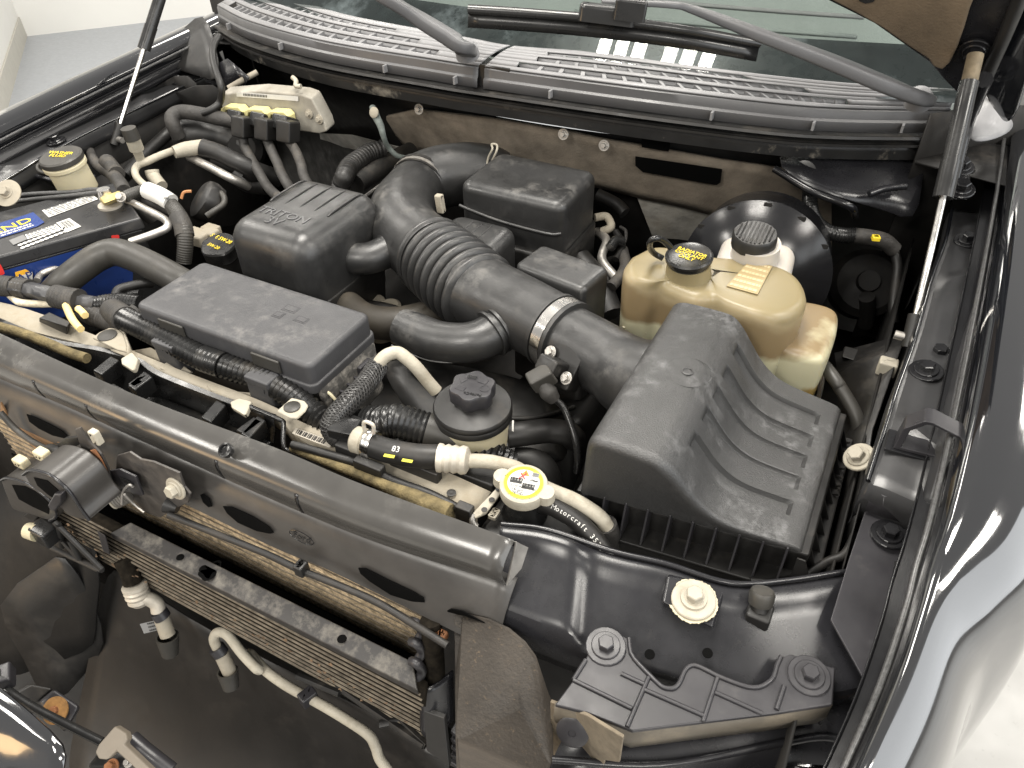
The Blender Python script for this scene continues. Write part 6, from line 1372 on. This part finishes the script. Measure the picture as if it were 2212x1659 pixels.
for (x, y) in ((1580, 380), (1600, 410), (1700, 350), (1690, 380)):
    t = thing('mud_lump', 'pale dried mud lump behind the oil filler cap', 'mud', 'mud lumps by the oil filler')
    rbox('lump', q(10, x, y, .96), X, Y, .016, .012, -.01, .01, 'rad', t, .004, .004)

# washer filler
t = thing('washer_filler', 'cream washer fluid filler with black yellow-printed cap', 'filler')
wc = q(0, 560, 1400, 1.045); wtop = q(0, 505, 1290, 1.075); wax = (wtop-wc).normalized(); wax = V((-.03, -.12, 1)).normalized()
lathe('neck', [(.034, -.06), (.034, -.012), (.038, -.010), (.038, -.004), (.033, 0)], wtop, wax, 'cream', t, 36)
wcap = lathe('cap', [(.034, -.003), (.038, 0), (.038, .008), (.035, .0105), (0, .0115)], wtop, wax, 'hose', t, 40)
text('WASHER\nFLUID', wtop+wax*.0115, (.9, .3, 0), (-.3, .9, .1), .012, 'yel', wcap, 'lettering', .0003)
tube('strap_ring', qs(0, [(400, 1330, 1.065), (320, 1320, 1.06), (305, 1360, 1.055), (360, 1390, 1.05), (500, 1385, 1.05), (640, 1360, 1.05)]), .0035, 'hose', t, seg=8)
tube('spout', qs(0, [(640, 1340, 1.06), (690, 1345, 1.06)]), .007, 'cream', t, seg=10, sub=1)
t = thing('washer_reservoir_shell', 'black curved reservoir housing edge behind the battery', 'housing')
sheet('shell', [[q(0, -40, 1400, 1.03), q(0, -40, 1500, 1.0), q(0, -40, 1700, .97)], [q(0, 160, 1390, 1.035), q(0, 200, 1480, 1.0), q(0, 240, 1640, .97)], [q(0, 380, 1440, 1.03), q(0, 400, 1500, 1.0), q(0, 420, 1580, .97)], [q(0, 560, 1490, 1.02), q(0, 570, 1530, 1.0), q(0, 600, 1580, .97)]], 'dull', t, .003, 2)
tube('shell_lip', qs(0, [(-40, 1400, 1.032), (160, 1388, 1.037), (380, 1438, 1.032), (560, 1490, 1.022), (700, 1460, 1.02), (760, 1420, 1.02)]), .004, 'supp', t, seg=8)
tube('edge_trim', qs(0, [(-40, 1590, 1.03), (300, 1560, 1.035), (600, 1545, 1.04), (740, 1525, 1.045), (880, 1540, 1.045)]), .0045, 'lid', t, seg=8)
tube('edge_trim', qs(0, [(-40, 1640, 1.03), (300, 1600, 1.035), (560, 1575, 1.04), (760, 1550, 1.042), (860, 1555, 1.043)]), .004, 'lid', t, seg=8)
t = thing('apron_bolt', 'pale dusty bolt and washer on the battery side apron', 'bolt')
ab = q(0, 62, 1555, 1.062); lathe('washer', [(.024, 0), (.024, .002), (.012, .004), (0, .004)], ab, (.3, -.6, .75), 'rad', t, 36); bolt(ab+V((.001, -.002, .002)), (.3, -.6, .75), .008, .011, 'rad', t)

# control module
t = thing('control_module', 'pale aluminium engine control module on the firewall with yellow-clipped plugs', 'module')
my = 1.10
mo = [p(a, b, y=my) for a, b in ((478, 202), (560, 196), (650, 204), (672, 212), (700, 265), (706, 285), (690, 290), (640, 283), (560, 280), (480, 270))]
prism('case', mo, V((.0, .03, .006)), 'modal', t, .004)
lbm = [p(a, b, y=my-.001) for a, b in ((512, 198), (645, 208), (645, 218), (512, 208))]; patch('label', lbm, 'wht', t, .001, .0004)
for k in range(16): a = lbm[0].lerp(lbm[1], .12+.025*k); b = lbm[3].lerp(lbm[2], .12+.025*k); d_ = (lbm[1]-lbm[0])*.012; patch('barcode_line', [a.lerp(b, .2), a.lerp(b, .2)+d_, a.lerp(b, .7)+d_, a.lerp(b, .7)], 'dkp', t, .0018, .0003)
for k, x in enumerate((515, 565, 613)):
    y0 = 222+5*k
    o = [p(a, b, y=my-.002) for a, b in ((x-24, y0+26), (x-22, y0+6), (x-14, y0), (x+16, y0+2), (x+25, y0+12), (x+29, y0+36), (x+22, y0+40), (x+16, y0+14), (x-12, y0+8), (x-17, y0+28))]
    prism('yellow_clip', o, V((0, -.022, 0)), 'paleyel', t, .002)
    c = p(x, y0+34, y=my-.026); rbox('plug', c, (1, 0, 0), (0, .5, .86), .018, .014, -.02, .016, 'conv', t, .004, .003)
    c = p(x+8, y0+52, y=my-.05); rbox('plug_shroud', c, (1, 0, 0), (0, .3, .95), .017, .020, -.016, .014, 'dull', t, .004, .003)
    tube('plug_loom', [p(x+10, y0+70, y=my-.05), p(x+14+6*k, y0+95, y=my-.06), p(x+30+4*k, y0+125, y=my-.08), p(x+44, y0+150, y=my-.1), p(x+66, y0+185, y=my-.13), p(x+100, y0+215, y=my-.2)], .0095, 'tape', t, seg=12)
for a, b in ((668, 246), (690, 258)): bolt(p(a, b, y=my-.001), (0, -1, .2), .005, .009, 'rad', t)
t = thing('corrugated_conduit', 'black corrugated conduit disappearing behind the throttle plenum', 'conduit')
tube('conduit', qs(1, [(700, 1600, .99), (730, 1500, 1.01), (760, 1420, 1.03), (800, 1340, 1.03), (880, 1280, 1.03), (960, 1230, 1.03), (1060, 1200, 1.03), (1100, 1195, 1.03)]), .0185, 'rub', t, seg=18, rib=(.009, .002))
t = thing('breather_hose', 'dull black hose lying beside the corrugated conduit behind the engine cover', 'hose')
tube('hose', qs(1, [(850, 1480, 1.0), (1000, 1380, 1.0), (1180, 1280, 1.0), (1300, 1220, 1.0)]), .020, 'dull', t, seg=16)
t = thing('dipstick_tube', 'thin bright steel dipstick tube beside the throttle collar', 'tube')
tube('tube', qs(1, [(905, 1600, 1.02), (1000, 1530, 1.02), (1120, 1440, 1.02)]), .0042, 'steel', t, seg=10)
t = thing('cream_sleeve', 'short cream sleeve on the hose behind the engine cover', 'sleeve')
tube('sleeve', qs(1, [(830, 1420, 1.0), (900, 1390, 1.0), (980, 1360, 1.0)]), .010, 'cream', t, seg=12)
t = thing('ground_strap', 'green-grey braided ground strap hanging from the cowl panel', 'strap')
tube('strap', qs(1, [(985, 860, 1.12), (1010, 930, 1.11), (1050, 1010, 1.095), (1075, 1100, 1.075), (1110, 1180, 1.05), (1180, 1250, 1.03), (1250, 1270, 1.02)]), [.006, .008, .007, .0055, .005, .005, .005], mat('green_grey_braid', (.14, .16, .15), .6, var=.3, vscale=80), t, seg=10)
lathe('lug', [(.010, 0), (.010, .002), (.006, .004), (0, .004)], q(1, 1000, 905, 1.118), (0, -.9, .4), 'rad', t, 18)
t = thing('drain_hose', 'thin black drain hose hanging at the far cowl corner', 'hose')
tube('hose', qs(0, [(1760, 290, 1.19), (1715, 380, 1.18), (1715, 480, 1.165), (1740, 580, 1.15), (1780, 700, 1.13), (1770, 820, 1.10), (1700, 880, 1.09), (1620, 910, 1.085)]), .007, 'rub', t, seg=12)
t = thing('cowl_hook', 'small pale hook on the panel above the control module', 'hook')
tube('hook', qs(1, [(340, 620, 1.16), (370, 650, 1.155), (370, 690, 1.15), (410, 695, 1.15)]), .0045, 'white', t, seg=10)
# corner gussets at the far fender end of the cowl
t = thing('cowl_gusset', 'black folded sheet metal gusset at the far cowl corner', 'gusset')
sheet('gusset', [[q(0, 1310, 400, 1.12), q(0, 1340, 500, 1.1), q(0, 1400, 560, 1.09)], [q(0, 1500, 200, 1.16), q(0, 1540, 420, 1.12), q(0, 1600, 600, 1.1)], [q(0, 1640, 80, 1.18), q(0, 1720, 300, 1.16), q(0, 1800, 700, 1.1)]], 'dull', t, .003, 1)
sheet('panel_end', [[q(0, 1690, 540, 1.11), q(0, 1650, 660, 1.09)], [q(0, 1830, 470, 1.14), q(0, 1820, 710, 1.09)], [q(0, 2000, 620, 1.14), q(0, 1960, 700, 1.1)]], 'supp', t, .002)
tube('corroded_lip', qs(0, [(1840, 710, 1.105), (1960, 640, 1.12), (2070, 580, 1.13)]), .006, 'rad', t, seg=8)
t = thing('apron_brace', 'black inner apron stamping rising behind the AC lines', 'brace')
sheet('brace', [[q(0, 860, 1000, 1.02), q(0, 900, 880, 1.045)], [q(0, 1120, 860, 1.03), q(0, 1150, 780, 1.06)], [q(0, 1420, 820, 1.03), q(0, 1420, 560, 1.10)], [q(0, 1600, 900, 1.02), q(0, 1620, 640, 1.10)]], 'pit', t, .003, 1)
sheet('brace_lower', [[q(0, 1100, 1200, .9), q(0, 1120, 860, 1.03)], [q(0, 1700, 1100, .95), q(0, 1620, 640, 1.1)], [q(0, 1850, 1000, 1.0), q(0, 1830, 700, 1.09)]], 'pit', t, .003, 1)
# near-side loom along booster
t = thing('booster_loom', 'black corrugated loom dropping from the cowl past the brake booster', 'conduit')
tube('conduit', qs(3, [(430, 1370, 1.10), (470, 1420, 1.09), (485, 1520, 1.075)])+qs(13, [(480, 60, 1.06), (490, 180, 1.05), (540, 290, 1.04), (640, 360, 1.035), (750, 385, 1.03), (850, 385, 1.03)]), .0125, 'conv', t, seg=16, rib=(.0042, .0014))
tube('taped_section', qs(13, [(840, 385, 1.03), (960, 400, 1.03), (1080, 430, 1.025), (1160, 500, 1.01)]), .0125, 'tape', t, seg=12)
tube('cable', qs(13, [(1150, 480, 1.01), (1185, 620, .99), (1170, 780, .965), (1150, 950, .94), (1160, 1090, .92)]), .0075, 'rub', t, seg=10)
rbox('yellow_wire_tape', q(13, 1015, 400, 1.043), (.9, .3, 0), (-.3, .9, 0), .006, .006, -.004, .002, 'yel', t, .002, .001)
lathe('grommet', [(.02, -.003), (.02, .002), (.013, .003)], q(3, 430, 1390, 1.10), (0, -.9, .3), 'conv', t, 24)
t = thing('cowl_brace', 'black diagonal brace under the cowl near the strut', 'brace')
tube('brace', [q(3, 200, 1360, 1.11), q(3, 500, 1540, 1.10), q(3, 800, 1659, 1.09)]+[q(13, 850, 230, 1.06)], .006, 'satin', t, seg=8)
sheet('brace_panel', [[q(3, 250, 1180, 1.13), q(3, 200, 1340, 1.11), q(3, 500, 1520, 1.095)], [q(3, 800, 1200, 1.13), q(3, 800, 1450, 1.10), q(3, 900, 1640, 1.08)], [q(3, 1400, 1150, 1.13), q(3, 1300, 1400, 1.10), q(13, 1100, 180, 1.06)], [q(3, 1410, 1160, 1.13), q(3, 1390, 1500, 1.09), q(13, 1340, 300, 1.05)]], 'supp', t, .002, 1)
tube('stamped_ridge', qs(3, [(960, 1560, 1.095), (1080, 1520, 1.1), (1250, 1500, 1.1)]), .006, 'supp', t, seg=8)
# ================================================================== put every thing's origin at its base
bpy.context.view_layer.update()
for o in list(S.objects):
    if o.parent or o.type in ('CAMERA', 'LIGHT'): continue
    pts = [c.matrix_world @ v.co for c in ([o]+list(o.children_recursive)) if c.type == 'MESH' for v in c.data.vertices]
    if not pts: continue
    b = V(((min(v.x for v in pts)+max(v.x for v in pts))/2, (min(v.y for v in pts)+max(v.y for v in pts))/2, min(v.z for v in pts)))
    if o.type == 'EMPTY':
        o.location = b
        for c in o.children: c.location = c.location-b
    elif o.data.users == 1:
        o.data.transform(Matrix.Translation(-b)); o.location = o.location+b
